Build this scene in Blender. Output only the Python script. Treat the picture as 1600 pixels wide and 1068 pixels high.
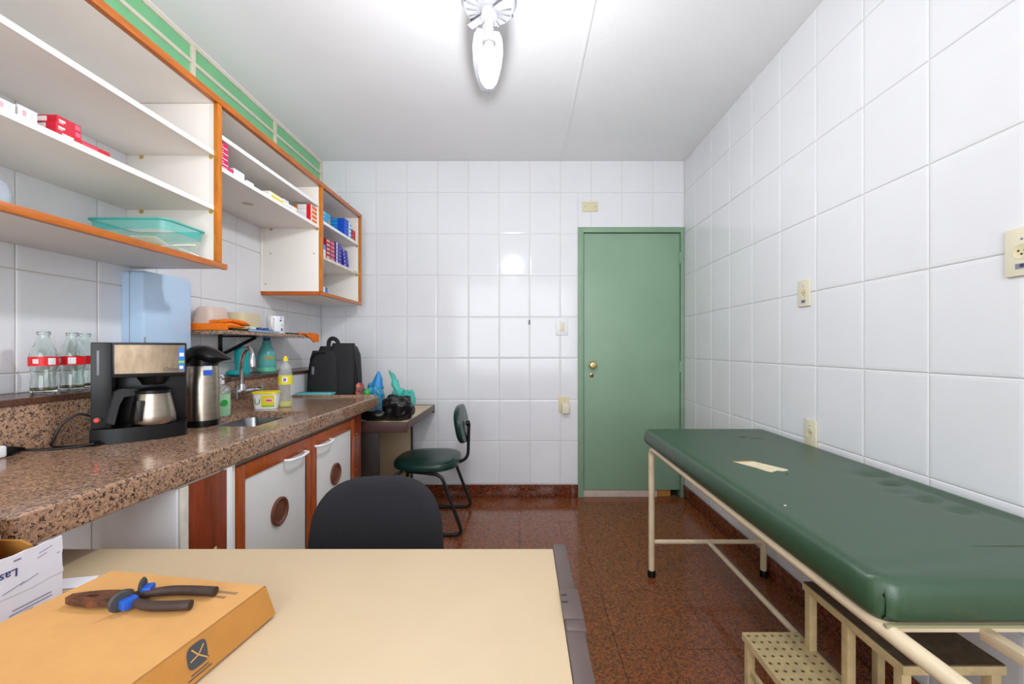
import bpy, bmesh, math, random
from mathutils import Matrix, Vector
from mathutils import noise as mnoise
random.seed(7)
PI = math.pi
SC = bpy.context.scene
for o in list(bpy.data.objects):
    bpy.data.objects.remove(o)
C = SC.collection

# ------------------------------------------------------------------ camera
cam_d = bpy.data.cameras.new('camera')
cam_d.sensor_width = 36.0
cam_d.lens = 642.0 / 1600.0 * 36.0
cam_d.shift_x = -17.0 / 1600.0
cam_d.shift_y = 10.0 / 1600.0
cam_d.clip_start = 0.02
cam = bpy.data.objects.new('camera', cam_d)
C.objects.link(cam)
cam.location = (0, 0, 1.2)
cam.rotation_euler = (PI / 2, 0, 0)
SC.camera = cam

# ------------------------------------------------------------------ world, light, exposure
w = bpy.data.worlds.new('world')
SC.world = w
w.use_nodes = True
w.node_tree.nodes['Background'].inputs[0].default_value = (0.85, 0.93, 1.0, 1)
w.node_tree.nodes['Background'].inputs[1].default_value = 1.0
SC.view_settings.view_transform = 'Standard'
SC.view_settings.look = 'None'
SC.view_settings.gamma = 1.0
SC.view_settings.use_curve_mapping = False
SC.view_settings.exposure = 0.30
BULB = 380.0
REAR_FILL = 50.0
ld = bpy.data.lights.new('rear_fill_light', 'AREA')  # fill light added behind the camera; the window it suggests is assumed
ld.shape = 'RECTANGLE'
ld.size = 2.3
ld.size_y = 1.7
ld.energy = REAR_FILL
ld.color = (0.92, 0.97, 1.0)
lo = bpy.data.objects.new('rear_fill_light', ld)
C.objects.link(lo)
lo.location = (-0.15, -1.385, 1.60)
lo.rotation_euler = (PI / 2, 0, 0)      # shines into the room, to +Y

# ------------------------------------------------------------------ materials
def lin(c):
    if isinstance(c, str):
        c = c.lstrip('#')
        c = [int(c[i:i + 2], 16) / 255 for i in (0, 2, 4)]
    return tuple(((x / 12.92) if x <= 0.04045 else ((x + 0.055) / 1.055) ** 2.4) for x in c) + (1.0,)

MATS = {}
def mat(name, col, rough=0.5, metal=0.0, var=0.0, vscale=8.0, bump=0.0, bscale=60.0, alpha=1.0,
        trans=0.0, ior=1.45, coat=0.0, emit=0.0, stretch=None, col2=None, spec=0.5, sheen=0.0, rvar=0.0):
    if name in MATS:
        return MATS[name]
    m = bpy.data.materials.new(name)
    m.use_nodes = True
    nt = m.node_tree
    N, L = nt.nodes, nt.links
    b = N['Principled BSDF']
    b.inputs['Base Color'].default_value = lin(col)
    b.inputs['Roughness'].default_value = rough
    b.inputs['Metallic'].default_value = metal
    b.inputs['Alpha'].default_value = alpha
    b.inputs['Transmission Weight'].default_value = trans
    b.inputs['IOR'].default_value = ior
    b.inputs['Coat Weight'].default_value = coat
    b.inputs['Specular IOR Level'].default_value = spec
    b.inputs['Sheen Weight'].default_value = sheen
    if emit:
        b.inputs['Emission Color'].default_value = lin(col)
        b.inputs['Emission Strength'].default_value = emit
    if var or bump or col2 or rvar:
        g = N.new('ShaderNodeNewGeometry')
        mp = N.new('ShaderNodeMapping')
        L.new(g.outputs['Position'], mp.inputs['Vector'])
        if stretch:
            mp.inputs['Scale'].default_value = stretch
        if var or col2 or rvar:
            n = N.new('ShaderNodeTexNoise')
            n.inputs['Scale'].default_value = vscale
            n.inputs['Detail'].default_value = 6
            n.inputs['Roughness'].default_value = 0.62
            L.new(mp.outputs[0], n.inputs['Vector'])
            r = N.new('ShaderNodeValToRGB')
            r.color_ramp.elements[0].position = 0.32
            r.color_ramp.elements[1].position = 0.68
            c = lin(col)
            r.color_ramp.elements[0].color = tuple(max(0, x * (1 - var)) for x in c[:3]) + (1,)
            r.color_ramp.elements[1].color = lin(col2) if col2 else tuple(min(1, x * (1 + var)) for x in c[:3]) + (1,)
            L.new(n.outputs['Fac'], r.inputs[0])
            if var or col2:
                L.new(r.outputs[0], b.inputs['Base Color'])
            if rvar:
                mr = N.new('ShaderNodeMapRange')
                mr.inputs['To Min'].default_value = max(0, rough - rvar)
                mr.inputs['To Max'].default_value = min(1, rough + rvar)
                L.new(n.outputs['Fac'], mr.inputs['Value'])
                L.new(mr.outputs[0], b.inputs['Roughness'])
        if bump:
            n2 = N.new('ShaderNodeTexNoise')
            n2.inputs['Scale'].default_value = bscale
            n2.inputs['Detail'].default_value = 4
            L.new(mp.outputs[0], n2.inputs['Vector'])
            bp = N.new('ShaderNodeBump')
            bp.inputs['Strength'].default_value = bump
            bp.inputs['Distance'].default_value = 0.01
            L.new(n2.outputs['Fac'], bp.inputs['Height'])
            L.new(bp.outputs[0], b.inputs['Normal'])
    MATS[name] = m
    return m

def granite(name, stops, scale, rough, big=None):
    m = bpy.data.materials.new(name)
    m.use_nodes = True
    nt = m.node_tree
    N, L = nt.nodes, nt.links
    b = N['Principled BSDF']
    g = N.new('ShaderNodeNewGeometry')
    nz = N.new('ShaderNodeTexNoise')
    nz.inputs['Scale'].default_value = scale * 0.9
    nz.inputs['Detail'].default_value = 2
    mx = N.new('ShaderNodeMix')
    mx.data_type = 'VECTOR'
    mx.inputs[0].default_value = 0.012
    L.new(g.outputs['Position'], nz.inputs['Vector'])
    L.new(g.outputs['Position'], mx.inputs[4])
    L.new(nz.outputs['Color'], mx.inputs[5])
    v = N.new('ShaderNodeTexVoronoi')
    v.inputs['Scale'].default_value = scale
    L.new(mx.outputs[1], v.inputs['Vector'])
    sep = N.new('ShaderNodeSeparateColor')
    L.new(v.outputs['Color'], sep.inputs[0])
    r = N.new('ShaderNodeValToRGB')
    r.color_ramp.interpolation = 'LINEAR'
    els = r.color_ramp.elements
    while len(els) < len(stops):
        els.new(0.5)
    for e, (p, c) in zip(els, stops):
        e.position = p
        e.color = lin(c)
    L.new(sep.outputs[0], r.inputs[0])
    n3 = N.new('ShaderNodeTexNoise')
    n3.inputs['Scale'].default_value = scale * 2.3
    n3.inputs['Detail'].default_value = 5
    L.new(g.outputs['Position'], n3.inputs['Vector'])
    mr = N.new('ShaderNodeMapRange')
    mr.inputs['From Min'].default_value = 0.3
    mr.inputs['From Max'].default_value = 0.7
    mr.inputs['To Min'].default_value = 0.72
    mr.inputs['To Max'].default_value = 1.22
    L.new(n3.outputs['Fac'], mr.inputs['Value'])
    mul = N.new('ShaderNodeMix')
    mul.data_type = 'RGBA'
    mul.blend_type = 'MULTIPLY'
    mul.inputs[0].default_value = 1.0
    L.new(r.outputs[0], mul.inputs[6])
    L.new(mr.outputs[0], mul.inputs[7])
    L.new(mul.outputs[2], b.inputs['Base Color'])
    b.inputs['Roughness'].default_value = rough
    MATS[name] = m
    return m

M_tile = mat('glazed_tile', '#e2e2e6', 0.12, var=0.02, vscale=3, spec=0.5)
M_grout = mat('grout', '#c4b8a5', 0.9, var=0.15, vscale=14)
M_groutw = mat('grout_pale', '#d6d4d0', 0.9, var=0.06, vscale=14)
M_ceil = mat('ceiling_paint', '#f4f4f6', 0.85, var=0.02, vscale=2, bump=0.08, bscale=90)
M_floor = granite('red_granite', [(0.0, '#4c3023'), (0.18, '#623722'), (0.45, '#824525'), (0.7, '#935028'), (0.9, '#9c5a34'), (1.0, '#6d4838')], 170, 0.13)
M_floorg = mat('floor_joint', '#6d5a4e', 0.8)
M_skirt = granite('red_granite_skirting', [(0.0, '#2c1710'), (0.3, '#57291a'), (0.65, '#7c3c20'), (1.0, '#8a4c2c')], 130, 0.18)
M_count = granite('brown_granite', [(0.0, '#2b2523'), (0.14, '#54453c'), (0.3, '#8f7260'), (0.55, '#ab846a'), (0.8, '#bd967a'), (1.0, '#937662')], 230, 0.13)
M_ledge = mat('dark_ledge_granite', '#5d3f33', 0.25, var=0.4, vscale=120)
M_green = mat('green_paint', '#86a48b', 0.42, var=0.05, vscale=4, bump=0.03, bscale=40)
M_greenf = mat('green_paint_frame', '#84a086', 0.42, var=0.05, vscale=6)
M_pane = mat('green_pane', '#7fc48f', 0.3, var=0.05, vscale=5)
M_cream = mat('cream_metal', '#ddd3c0', 0.45, var=0.05, vscale=10)
M_wood = mat('orange_wood', '#b9620f', 0.38, var=0.22, vscale=10, stretch=(6, 1, 6), coat=0.2)
M_woodv = mat('orange_wood_upright', '#c67210', 0.38, var=0.22, vscale=10, stretch=(6, 6, 1), coat=0.2)
M_woodd = mat('red_brown_wood', '#7c3010', 0.35, var=0.35, vscale=8, stretch=(6, 6, 0.8), coat=0.25)
M_lam = mat('white_laminate', '#f1ebe4', 0.45, var=0.02, vscale=4)
M_lamw = mat('white_edge', '#f2f2f2', 0.4)
M_door = mat('cabinet_door_white', '#dddbd8', 0.4, var=0.02, vscale=5)
M_vent = mat('brown_plastic', '#6b3e2c', 0.4, var=0.15, vscale=30)
M_desk = mat('cream_laminate', '#ccb594', 0.5, var=0.03, vscale=6)
M_deskb = mat('brown_metal', '#5b4b47', 0.42, var=0.1, vscale=12)
M_deskd = mat('dark_brown_metal', '#2c221d', 0.5, var=0.25, vscale=10)
M_black = mat('black_plastic', '#0b0b0d', 0.3, spec=0.35, var=0.1, vscale=30)
M_blackm = mat('black_tube', '#151517', 0.35)
M_fab = mat('black_fabric', '#232227', 0.95, var=0.12, vscale=300, bump=0.25, bscale=700)
M_vinyl = mat('green_vinyl', '#2e4a33', 0.36, var=0.10, vscale=5, bump=0.05, bscale=160, rvar=0.05, spec=0.75)
M_vinyld = mat('dark_green_vinyl', '#14332c', 0.3, var=0.08, vscale=8, bump=0.04, bscale=160)
M_tube = mat('cream_tube', '#e2cfb0', 0.4, var=0.08, vscale=14)
M_foam = mat('foam', '#dccfae', 0.9, var=0.12, vscale=60)
M_rub = mat('grey_rubber', '#5b4a36', 0.85, var=0.25, vscale=40, bump=0.3, bscale=300)
M_stool = mat('chipped_cream_paint', '#cdb688', 0.5, var=0.14, vscale=24)
M_steel = mat('brushed_steel', '#a3978a', 0.3, metal=1.0, var=0.12, vscale=14, stretch=(1, 1, 5))
M_chrome = mat('chrome', '#cfcfd2', 0.14, metal=1.0)
M_sink = mat('sink_steel', '#8f9196', 0.25, metal=1.0)
M_brass = mat('brass', '#b49a6b', 0.3, metal=1.0)
M_ivory = mat('ivory_plastic', '#dfd7bf', 0.4)
M_ivoryy = mat('yellowed_plastic', '#d8cda8', 0.45)
M_darkhole = mat('dark_hole', '#2a2522', 0.8)
M_white = mat('white_plastic', '#e9e9ec', 0.35)
M_fan = mat('fan_white', '#b4b4bc', 0.45)
M_bulb = mat('bulb_glow', '#f9fcff', 0.5, emit=BULB)
M_glass = mat('clear_glass', '#f4fbf8', 0.02, trans=1.0, ior=1.45)
M_red = mat('red_print', '#e0141c', 0.4)
M_card = mat('cardboard', '#cf9a5c', 0.75, var=0.05, vscale=14)
M_cardd = mat('cardboard_side', '#bd823e', 0.8, var=0.06, vscale=20)
M_cardin = mat('cardboard_inside', '#a8742f', 0.85, var=0.08, vscale=20)
M_boxw = mat('white_card', '#d9d7e2', 0.6, var=0.02, vscale=10)
M_ink = mat('dark_ink', '#3a3a48', 0.7)
M_inkg = mat('grey_ink', '#85839a', 0.7)
M_inkb = mat('navy_ink', '#25336e', 0.6)
M_logo = mat('slate_ink', '#45484d', 0.7)
M_paper = mat('paper', '#e6e6ee', 0.7)
M_rust = mat('rusty_steel', '#4e3b33', 0.55, metal=0.35, var=0.4, vscale=70, col2='#7a4a30')
M_rustd = mat('dark_handle_rubber', '#3c2c27', 0.6, var=0.25, vscale=60)
M_blue = mat('blue_plastic', '#1f55b8', 0.4)
M_grip = mat('grip_grey', '#3b3d3f', 0.6)
M_pblue = mat('pale_blue_plastic', '#b9d3ee', 0.3, var=0.02)
M_tealb = mat('teal_tray_plastic', '#4fc4ba', 0.25, alpha=0.62)
M_tealclear = mat('pale_clear_plastic', '#cfe6da', 0.2, alpha=0.28)
M_teal = mat('teal_plastic', '#18a3a8', 0.4)
M_tealbot = mat('teal_bottle', '#63b9b4', 0.25, alpha=0.82)
M_tealbag = mat('teal_bag_film', '#3fc4b2', 0.3, alpha=0.72, bump=0.4, bscale=40)
M_navycap = mat('navy_cap', '#1c3f8c', 0.4)
M_ygreen = mat('yellow_green_plastic', '#c9cf7c', 0.4)
M_yel = mat('yellow_plastic', '#e8d22a', 0.4)
M_soap = mat('green_soap', '#a8dcae', 0.15, alpha=0.93)
M_lime = mat('lime_print', '#7ac52c', 0.5)
M_grn = mat('green_print', '#2aa13a', 0.5)
M_pink = mat('pink_print', '#d8387c', 0.5)
M_orange = mat('orange_cloth', '#f2780d', 0.85, var=0.1, vscale=30, bump=0.3, bscale=120)
M_pinkt = mat('pink_clear_plastic', '#ecd2c4', 0.35, alpha=0.72)
M_yelt = mat('amber_clear_plastic', '#ddccA6', 0.35, alpha=0.78)
M_olive = mat('olive_tray', '#4a4c26', 0.5)
M_lblue = mat('light_blue_plastic', '#7fb6dc', 0.4)
M_bag = mat('black_nylon', '#19191c', 0.7, bump=0.2, bscale=250)
M_bagf = mat('black_bag_film', '#0f0f11', 0.28, bump=0.5, bscale=30)
M_redled = mat('red_switch', '#ff2a14', 0.3, emit=1.2)
M_gaug = mat('gauge_grey', '#7c7c84', 0.4)
M_sill = mat('pale_threshold', '#c9b8ac', 0.5, var=0.1, vscale=30)
M_lightwood = mat('raw_wood', '#b87f3c', 0.6, var=0.1, vscale=20)
M_jar = mat('grey_glass', '#c2cbd6', 0.1, alpha=0.7)
M_wallp = mat('plain_wall_paint', '#efefef', 0.7)

# ------------------------------------------------------------------ mesh helpers
LAST = [None]
class MB:
    def __init__(s):
        s.bm = bmesh.new()
        LAST[0] = s
    def _add(s, vs, fs):
        bv = [s.bm.verts.new(v) for v in vs]
        out = []
        for f in fs:
            try:
                out.append(s.bm.faces.new([bv[i] for i in f]))
            except ValueError:
                pass
        return bv
    def box(s, x0, x1, y0, y1, z0, z1, bev=0.0, seg=2, M=None):
        t = bmesh.new()
        r = bmesh.ops.create_cube(t, size=1)
        for v in t.verts:
            v.co = Vector(((x0 + x1) / 2 + v.co.x * (x1 - x0), (y0 + y1) / 2 + v.co.y * (y1 - y0), (z0 + z1) / 2 + v.co.z * (z1 - z0)))
        if bev > 0:
            bmesh.ops.bevel(t, geom=list(t.edges), offset=bev, segments=seg, profile=0.6, affect='EDGES', clamp_overlap=True)
        s.merge(t, M)
        return s
    def merge(s, t, M=None):
        mp = {}
        for v in t.verts:
            mp[v] = s.bm.verts.new(M @ v.co if M else v.co)
        for f in t.faces:
            try:
                s.bm.faces.new([mp[v] for v in f.verts])
            except ValueError:
                pass
        t.free()
    def tube(s, path, r, seg=10, caps=True, closed=False):
        P = [Vector(p) for p in path]
        n = len(P)
        rs = r if isinstance(r, (list, tuple)) else [r] * n
        tang = []
        for i in range(n):
            a = P[i - 1] if (i > 0 or closed) else P[i]
            b = P[(i + 1) % n] if (i < n - 1 or closed) else P[i]
            tang.append((b - a).normalized())
        up = Vector((0, 0, 1)) if abs(tang[0].z) < 0.9 else Vector((1, 0, 0))
        nrm = (up - tang[0] * up.dot(tang[0])).normalized()
        rings = []
        for i in range(n):
            nrm = (nrm - tang[i] * nrm.dot(tang[i]))
            if nrm.length < 1e-6:
                nrm = tang[i].orthogonal()
            nrm.normalize()
            bn = tang[i].cross(nrm)
            rings.append([s.bm.verts.new(P[i] + (nrm * math.cos(2 * PI * k / seg) + bn * math.sin(2 * PI * k / seg)) * rs[i]) for k in range(seg)])
        m = n if closed else n - 1
        for i in range(m):
            a, b = rings[i], rings[(i + 1) % n]
            for k in range(seg):
                s.bm.faces.new([a[k], a[(k + 1) % seg], b[(k + 1) % seg], b[k]])
        if caps and not closed:
            s.bm.faces.new(rings[0][::-1])
            s.bm.faces.new(rings[-1])
        return s
    def lathe(s, prof, c=(0, 0, 0), seg=24, M=None):
        t = bmesh.new()
        rings = []
        for (r, z) in prof:
            if r < 1e-5:
                rings.append([t.verts.new((c[0], c[1], c[2] + z))])
            else:
                rings.append([t.verts.new((c[0] + r * math.cos(2 * PI * k / seg), c[1] + r * math.sin(2 * PI * k / seg), c[2] + z)) for k in range(seg)])
        for a, b in zip(rings, rings[1:]):
            for k in range(seg):
                k2 = (k + 1) % seg
                if len(a) == 1 and len(b) == 1:
                    continue
                if len(a) == 1:
                    t.faces.new([a[0], b[k2], b[k]])
                elif len(b) == 1:
                    t.faces.new([a[k], a[k2], b[0]])
                else:
                    t.faces.new([a[k], a[k2], b[k2], b[k]])
        s.merge(t, M)
        return s
    def prism(s, pts, d, M=None):
        # pts: 2-D outline in local xy, extruded from z=0 to z=d
        t = bmesh.new()
        a = [t.verts.new((p[0], p[1], 0)) for p in pts]
        b = [t.verts.new((p[0], p[1], d)) for p in pts]
        t.faces.new(a[::-1])
        t.faces.new(b)
        n = len(pts)
        for i in range(n):
            t.faces.new([a[i], a[(i + 1) % n], b[(i + 1) % n], b[i]])
        s.merge(t, M)
        return s
    def loft(s, rings, M=None, cap0=True, cap1=True):
        t = bmesh.new()
        R = [[t.verts.new(p) for p in r] for r in rings]
        n = len(R[0])
        for a, b in zip(R, R[1:]):
            for k in range(n):
                t.faces.new([a[k], a[(k + 1) % n], b[(k + 1) % n], b[k]])
        if cap0:
            t.faces.new(R[0][::-1])
        if cap1:
            t.faces.new(R[-1])
        s.merge(t, M)
        return s
    def blob(s, c, rad, e=(0.5, 0.5), nu=28, nv=16, noise=0.0, seed=0, M=None):
        rnd = random.Random(seed)
        ph = [(rnd.uniform(0, 6.3), rnd.uniform(0, 6.3), rnd.randint(2, 6), rnd.randint(2, 5)) for _ in range(6)]
        f = lambda x, p: math.copysign(abs(x) ** p, x)
        t = bmesh.new()
        rings = []
        for j in range(1, nv):
            la = -PI / 2 + PI * j / nv
            ring = []
            for i in range(nu):
                lo_ = 2 * PI * i / nu
                k = 1 + noise * sum(math.sin(a + m * lo_) * math.cos(b + q * la) for a, b, m, q in ph) / 3
                ring.append(t.verts.new((c[0] + rad[0] * f(math.cos(la), e[0]) * f(math.cos(lo_), e[1]) * k,
                                         c[1] + rad[1] * f(math.cos(la), e[0]) * f(math.sin(lo_), e[1]) * k,
                                         c[2] + rad[2] * f(math.sin(la), e[0]) * (1 if noise == 0 or la < 0 else k))))
            rings.append(ring)
        for a, b in zip(rings, rings[1:]):
            for k in range(nu):
                t.faces.new([a[k], a[(k + 1) % nu], b[(k + 1) % nu], b[k]])
        b0 = t.verts.new((c[0], c[1], c[2] - rad[2]))
        b1 = t.verts.new((c[0], c[1], c[2] + rad[2]))
        for k in range(nu):
            t.faces.new([b0, rings[0][(k + 1) % nu], rings[0][k]])
            t.faces.new([b1, rings[-1][k], rings[-1][(k + 1) % nu]])
        s.merge(t, M)
        return s

def fillet(path, r, n=5):
    P = [Vector(p) for p in path]
    out = [P[0]]
    for i in range(1, len(P) - 1):
        a, b, c = P[i - 1], P[i], P[i + 1]
        d1, d2 = (a - b), (c - b)
        q = min(r, d1.length * 0.49, d2.length * 0.49)
        p1, p2 = b + d1.normalized() * q, b + d2.normalized() * q
        for k in range(n + 1):
            u = k / n
            out.append(p1 * (1 - u) ** 2 + b * 2 * u * (1 - u) + p2 * u ** 2)
    out.append(P[-1])
    return out

def wmat(o):
    m = o.matrix_basis.copy()
    while o.parent:
        o = o.parent
        m = o.matrix_basis @ m
    return m

def obj(name, mb, m, parent=None, smooth=True, local=False, angle=40):
    """one mesh object; world coordinates unless local"""
    me = bpy.data.meshes.new(name)
    bm = mb.bm
    bmesh.ops.remove_doubles(bm, verts=bm.verts, dist=1e-6)
    bmesh.ops.recalc_face_normals(bm, faces=bm.faces)
    if parent and not local:
        bmesh.ops.transform(bm, matrix=wmat(parent).inverted(), verts=bm.verts)
    for f in bm.faces:
        f.smooth = smooth
    if smooth:
        ca = math.radians(angle)
        for e in bm.edges:
            if len(e.link_faces) == 2 and e.calc_face_angle(0) > ca:
                e.smooth = False
    bm.to_mesh(me)
    bm.free()
    me.materials.append(m)
    o = bpy.data.objects.new(name, me)
    C.objects.link(o)
    if parent:
        o.parent = parent
    return o

def tag(o, label, cat, group=None):
    o['label'] = label
    o['category'] = cat
    if group:
        o['group'] = group
    return o

def thing(name, label, cat, loc=(0, 0, 0), rz=0.0, group=None):
    o = bpy.data.objects.new(name, None)
    o.empty_display_size = 0.05
    C.objects.link(o)
    o.location = loc
    o.rotation_euler = (0, 0, rz)
    return tag(o, label, cat, group)

def struct(name, mb, m, smooth=False):
    o = obj(name, mb, m, smooth=smooth)
    o['kind'] = 'structure'
    return o

def text(name, body, size, M, m, parent, depth=0.0004, align='CENTER', shear=0.0):
    cu = bpy.data.curves.new(name, 'FONT')
    cu.body = body
    cu.size = size
    cu.align_x = align
    cu.align_y = 'CENTER'
    cu.extrude = depth
    cu.shear = shear
    cu.resolution_u = 3
    t = bpy.data.objects.new('tmp_text', cu)
    C.objects.link(t)
    bpy.context.view_layer.update()
    me = bpy.data.meshes.new_from_object(t.evaluated_get(bpy.context.evaluated_depsgraph_get()))
    bpy.data.objects.remove(t)
    me.transform(wmat(parent).inverted() @ M if parent else M)
    me.materials.clear()
    me.materials.append(m)
    o = bpy.data.objects.new(name, me)
    C.objects.link(o)
    o.parent = parent
    return o

def frame(o, x, y, z=None):
    """matrix with local x axis along x, y along y, placed at o"""
    x = Vector(x).normalized()
    y = Vector(y).normalized()
    z = x.cross(y).normalized()
    y = z.cross(x)
    M = Matrix((x, y, z)).transposed().to_4x4()
    M.translation = Vector(o)
    return M

# ------------------------------------------------------------------ the room
XL, XR, YB, YR, ZC = -1.63, 1.305, 3.32, -1.40, 2.714
ROWS = [2.458 - 0.3345 * k for k in range(8)]      # horizontal joints

fl = struct('floor', MB().box(XL - 0.2, XR + 0.2, YR - 0.2, YB + 0.6, -0.12, -0.006), M_floorg)
ce = struct('ceiling', MB().box(XL - 0.2, XR + 0.2, YR - 0.2, YB + 0.2, ZC, ZC + 0.12), M_ceil)
t1 = struct('trim_1', MB().box(0.304, 0.316, YR, YB, ZC - 0.005, ZC + 0.01), M_ceil)
DX0, DX1, DZ = 0.445, 1.300, 2.177                 # door opening incl. frame
wb = MB()
wb.box(XL - 0.2, DX0 + 0.02, YB + 0.0012, YB + 0.14, -0.1, ZC + 0.1)
wb.box(DX0 + 0.02, XR + 0.2, YB + 0.0012, YB + 0.14, DZ - 0.02, ZC + 0.1)
wb.box(DX1 - 0.01, XR + 0.2, YB + 0.0012, YB + 0.14, -0.1, DZ)
wall_back = struct('wall_back', wb, M_groutw)
wall_right = struct('wall_right', MB().box(XR + 0.0012, XR + 0.14, YR - 0.2, YB + 0.14, -0.1, ZC + 0.1), M_groutw)
wall_left = struct('wall_left', MB().box(XL - 0.14, XL - 0.0012, YR - 0.2, YB + 0.14, -0.1, ZC + 0.1), M_grout)
wr = MB()  # unseen rear wall; its opening is made for the added fill light
wr.box(XL - 0.2, -1.32, YR - 0.14, YR, -0.1, ZC + 0.1)
wr.box(1.02, XR + 0.2, YR - 0.14, YR, -0.1, ZC + 0.1)
wr.box(-1.32, 1.02, YR - 0.14, YR, -0.1, 0.73)
wr.box(-1.32, 1.02, YR - 0.14, YR, 2.47, ZC + 0.1)
wall_rear = struct('wall_rear', wr, M_wallp)

# tiles: cushion-edged, one shared mesh per size
def tile_mesh(w, h, key={}):
    k = (round(w, 3), round(h, 3))
    if k in key:
        return key[k]
    mb = MB()
    rings = []
    for ins, z in ((0.0, -0.004), (0.0005, 0.0), (0.003, 0.0018), (0.012, 0.0026)):
        x, y = w / 2 - ins, h / 2 - ins
        rings.append([(-x, -y, z), (x, -y, z), (x, y, z), (-x, y, z)])
    mb.loft(rings, cap0=False)
    me = bpy.data.meshes.new('tile')
    bmesh.ops.recalc_face_normals(mb.bm, faces=mb.bm.faces)
    for f in mb.bm.faces:
        f.smooth = False
    mb.bm.to_mesh(me)
    mb.bm.free()
    me.materials.append(M_tile)
    key[k] = me
    return me

def lay(parent, cols, rows, place, rot, cuts=(), g=0.0018, tilt=0.0016):
    """cols/rows: sorted joint positions; cuts: rectangles left out"""
    for a, b in zip(cols, cols[1:]):
        for c, d in zip(rows, rows[1:]):
            rects = [(a, b, c, d)]
            for (x0, x1, z0, z1) in cuts:
                nr = []
                for (p, q, r, s) in rects:
                    if q <= x0 or p >= x1 or s <= z0 or r >= z1:
                        nr.append((p, q, r, s))
                        continue
                    if p < x0: nr.append((p, x0, r, s))
                    if q > x1: nr.append((x1, q, r, s))
                    pp, qq = max(p, x0), min(q, x1)
                    if s > z1: nr.append((pp, qq, z1, s))
                    if r < z0: nr.append((pp, qq, r, z0))
                rects = nr
            for (p, q, r, s) in rects:
                if q - p < 0.02 or s - r < 0.02:
                    continue
                o = bpy.data.objects.new('tile', tile_mesh(q - p - g, s - r - g))
                C.objects.link(o)
                o.parent = parent
                o.location = place((p + q) / 2, (r + s) / 2)
                o.rotation_euler = (rot[0] + random.uniform(-tilt, tilt), rot[1], rot[2] + random.uniform(-tilt, tilt))

def joints(a0, pitch, lo_, hi):
    k = math.ceil((lo_ - a0) / pitch)
    out = [lo_]
    while a0 + k * pitch < hi - 0.012:
        v = a0 + k * pitch
        if v > lo_ + 0.012:
            out.append(v)
        k += 1
    return out + [hi]

rows_full = [0.104] + sorted(ROWS)[1:] + [ZC]
lay(wall_back, joints(-1.438, 0.2488, XL, XR), rows_full, lambda x, z: (x, YB, z), (PI / 2, 0, 0), [(DX0, DX1 + 0.1, 0, DZ)])
lay(wall_right, joints(1.319, 0.2535, YR, YB), rows_full, lambda y, z: (XR, y, z), (PI / 2, 0, -PI / 2))
lay(wall_left, joints(1.319, 0.2545, 0.3, YB), [1.055] + [z for z in sorted(ROWS) if z > 1.08] + [2.53], lambda y, z: (XL, y, z), (PI / 2, 0, PI / 2))

# low boxed wall behind the counter, with its dark ledge
XF = -1.45
wl = struct('wall_ledge', MB().box(XL - 0.01, XF - 0.006, YR, YB + 0.002, -0.05, 1.036), M_grout)
lay(wl, joints(2.59, 0.2545, 2.585, YB - 0.002), [0.104, 0.451, 0.7855, 1.034], lambda y, z: (XF - 0.0035, y, z), (PI / 2, 0, PI / 2))
struct('trim_2', MB().box(XL - 0.003, XF + 0.008, YR, YB - 0.004, 1.036, 1.056, 0.003), M_ledge)
# tiled masonry pier under the counter
wp = struct('wall_pier', MB().box(XF - 0.003, -0.912, 1.088, 1.24, -0.004, 0.835), M_grout)
lay(wp, [XF, -1.389, -1.139, -0.911], [0.0, 0.16, 0.4945, 0.829], lambda x, z: (x, 1.085, z), (PI / 2, 0, 0))

# floor slabs
def slab_mesh(w, h, key={}):
    k = (round(w, 3), round(h, 3))
    if k not in key:
        mb = MB()
        rings = []
        for ins, z in ((0, -0.006), (0, -0.0008), (0.001, 0.0)):
            x, y = w / 2 - ins, h / 2 - ins
            rings.append([(-x, -y, z), (x, -y, z), (x, y, z), (-x, y, z)])
        mb.loft(rings, cap0=False)
        me = bpy.data.meshes.new('floor_tile')
        bmesh.ops.recalc_face_normals(mb.bm, faces=mb.bm.faces)
        mb.bm.to_mesh(me)
        mb.bm.free()
        me.materials.append(M_floor)
        key[k] = me
    return key[k]
fx = joints(-0.02, 0.4, XL, XR)
fy = joints(3.24, 0.4, YR, YB)
for a, b in zip(fx, fx[1:]):
    for c, d in zip(fy, fy[1:]):
        o = bpy.data.objects.new('floor_tile', slab_mesh(b - a - 0.0016, d - c - 0.0016))
        C.objects.link(o)
        o.parent = fl
        o.location = ((a + b) / 2, (c + d) / 2, 0)

# skirting
bb = struct('baseboard_back', MB().box(XF, DX0, YB - 0.006, YB + 0.004, 0, 0.099), M_floorg)
for a, b in zip(joints(-0.02 - 0.406 * 9, 0.406, XF, DX0), joints(-0.02 - 0.406 * 9, 0.406, XF, DX0)[1:]):
    obj('skirting_piece', MB().box(a + 0.001, b - 0.001, YB - 0.014, YB - 0.004, 0.001, 0.102, 0.001), M_skirt, bb)
br = struct('baseboard_right', MB().box(XR - 0.006, XR + 0.004, YR, YB, 0, 0.099), M_floorg)
jj = joints(3.24, 0.4, YR, YB)
for a, b in zip(jj, jj[1:]):
    obj('skirting_piece', MB().box(XR - 0.014, XR - 0.004, a + 0.001, b - 0.001, 0.001, 0.102, 0.001), M_skirt, br)

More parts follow.
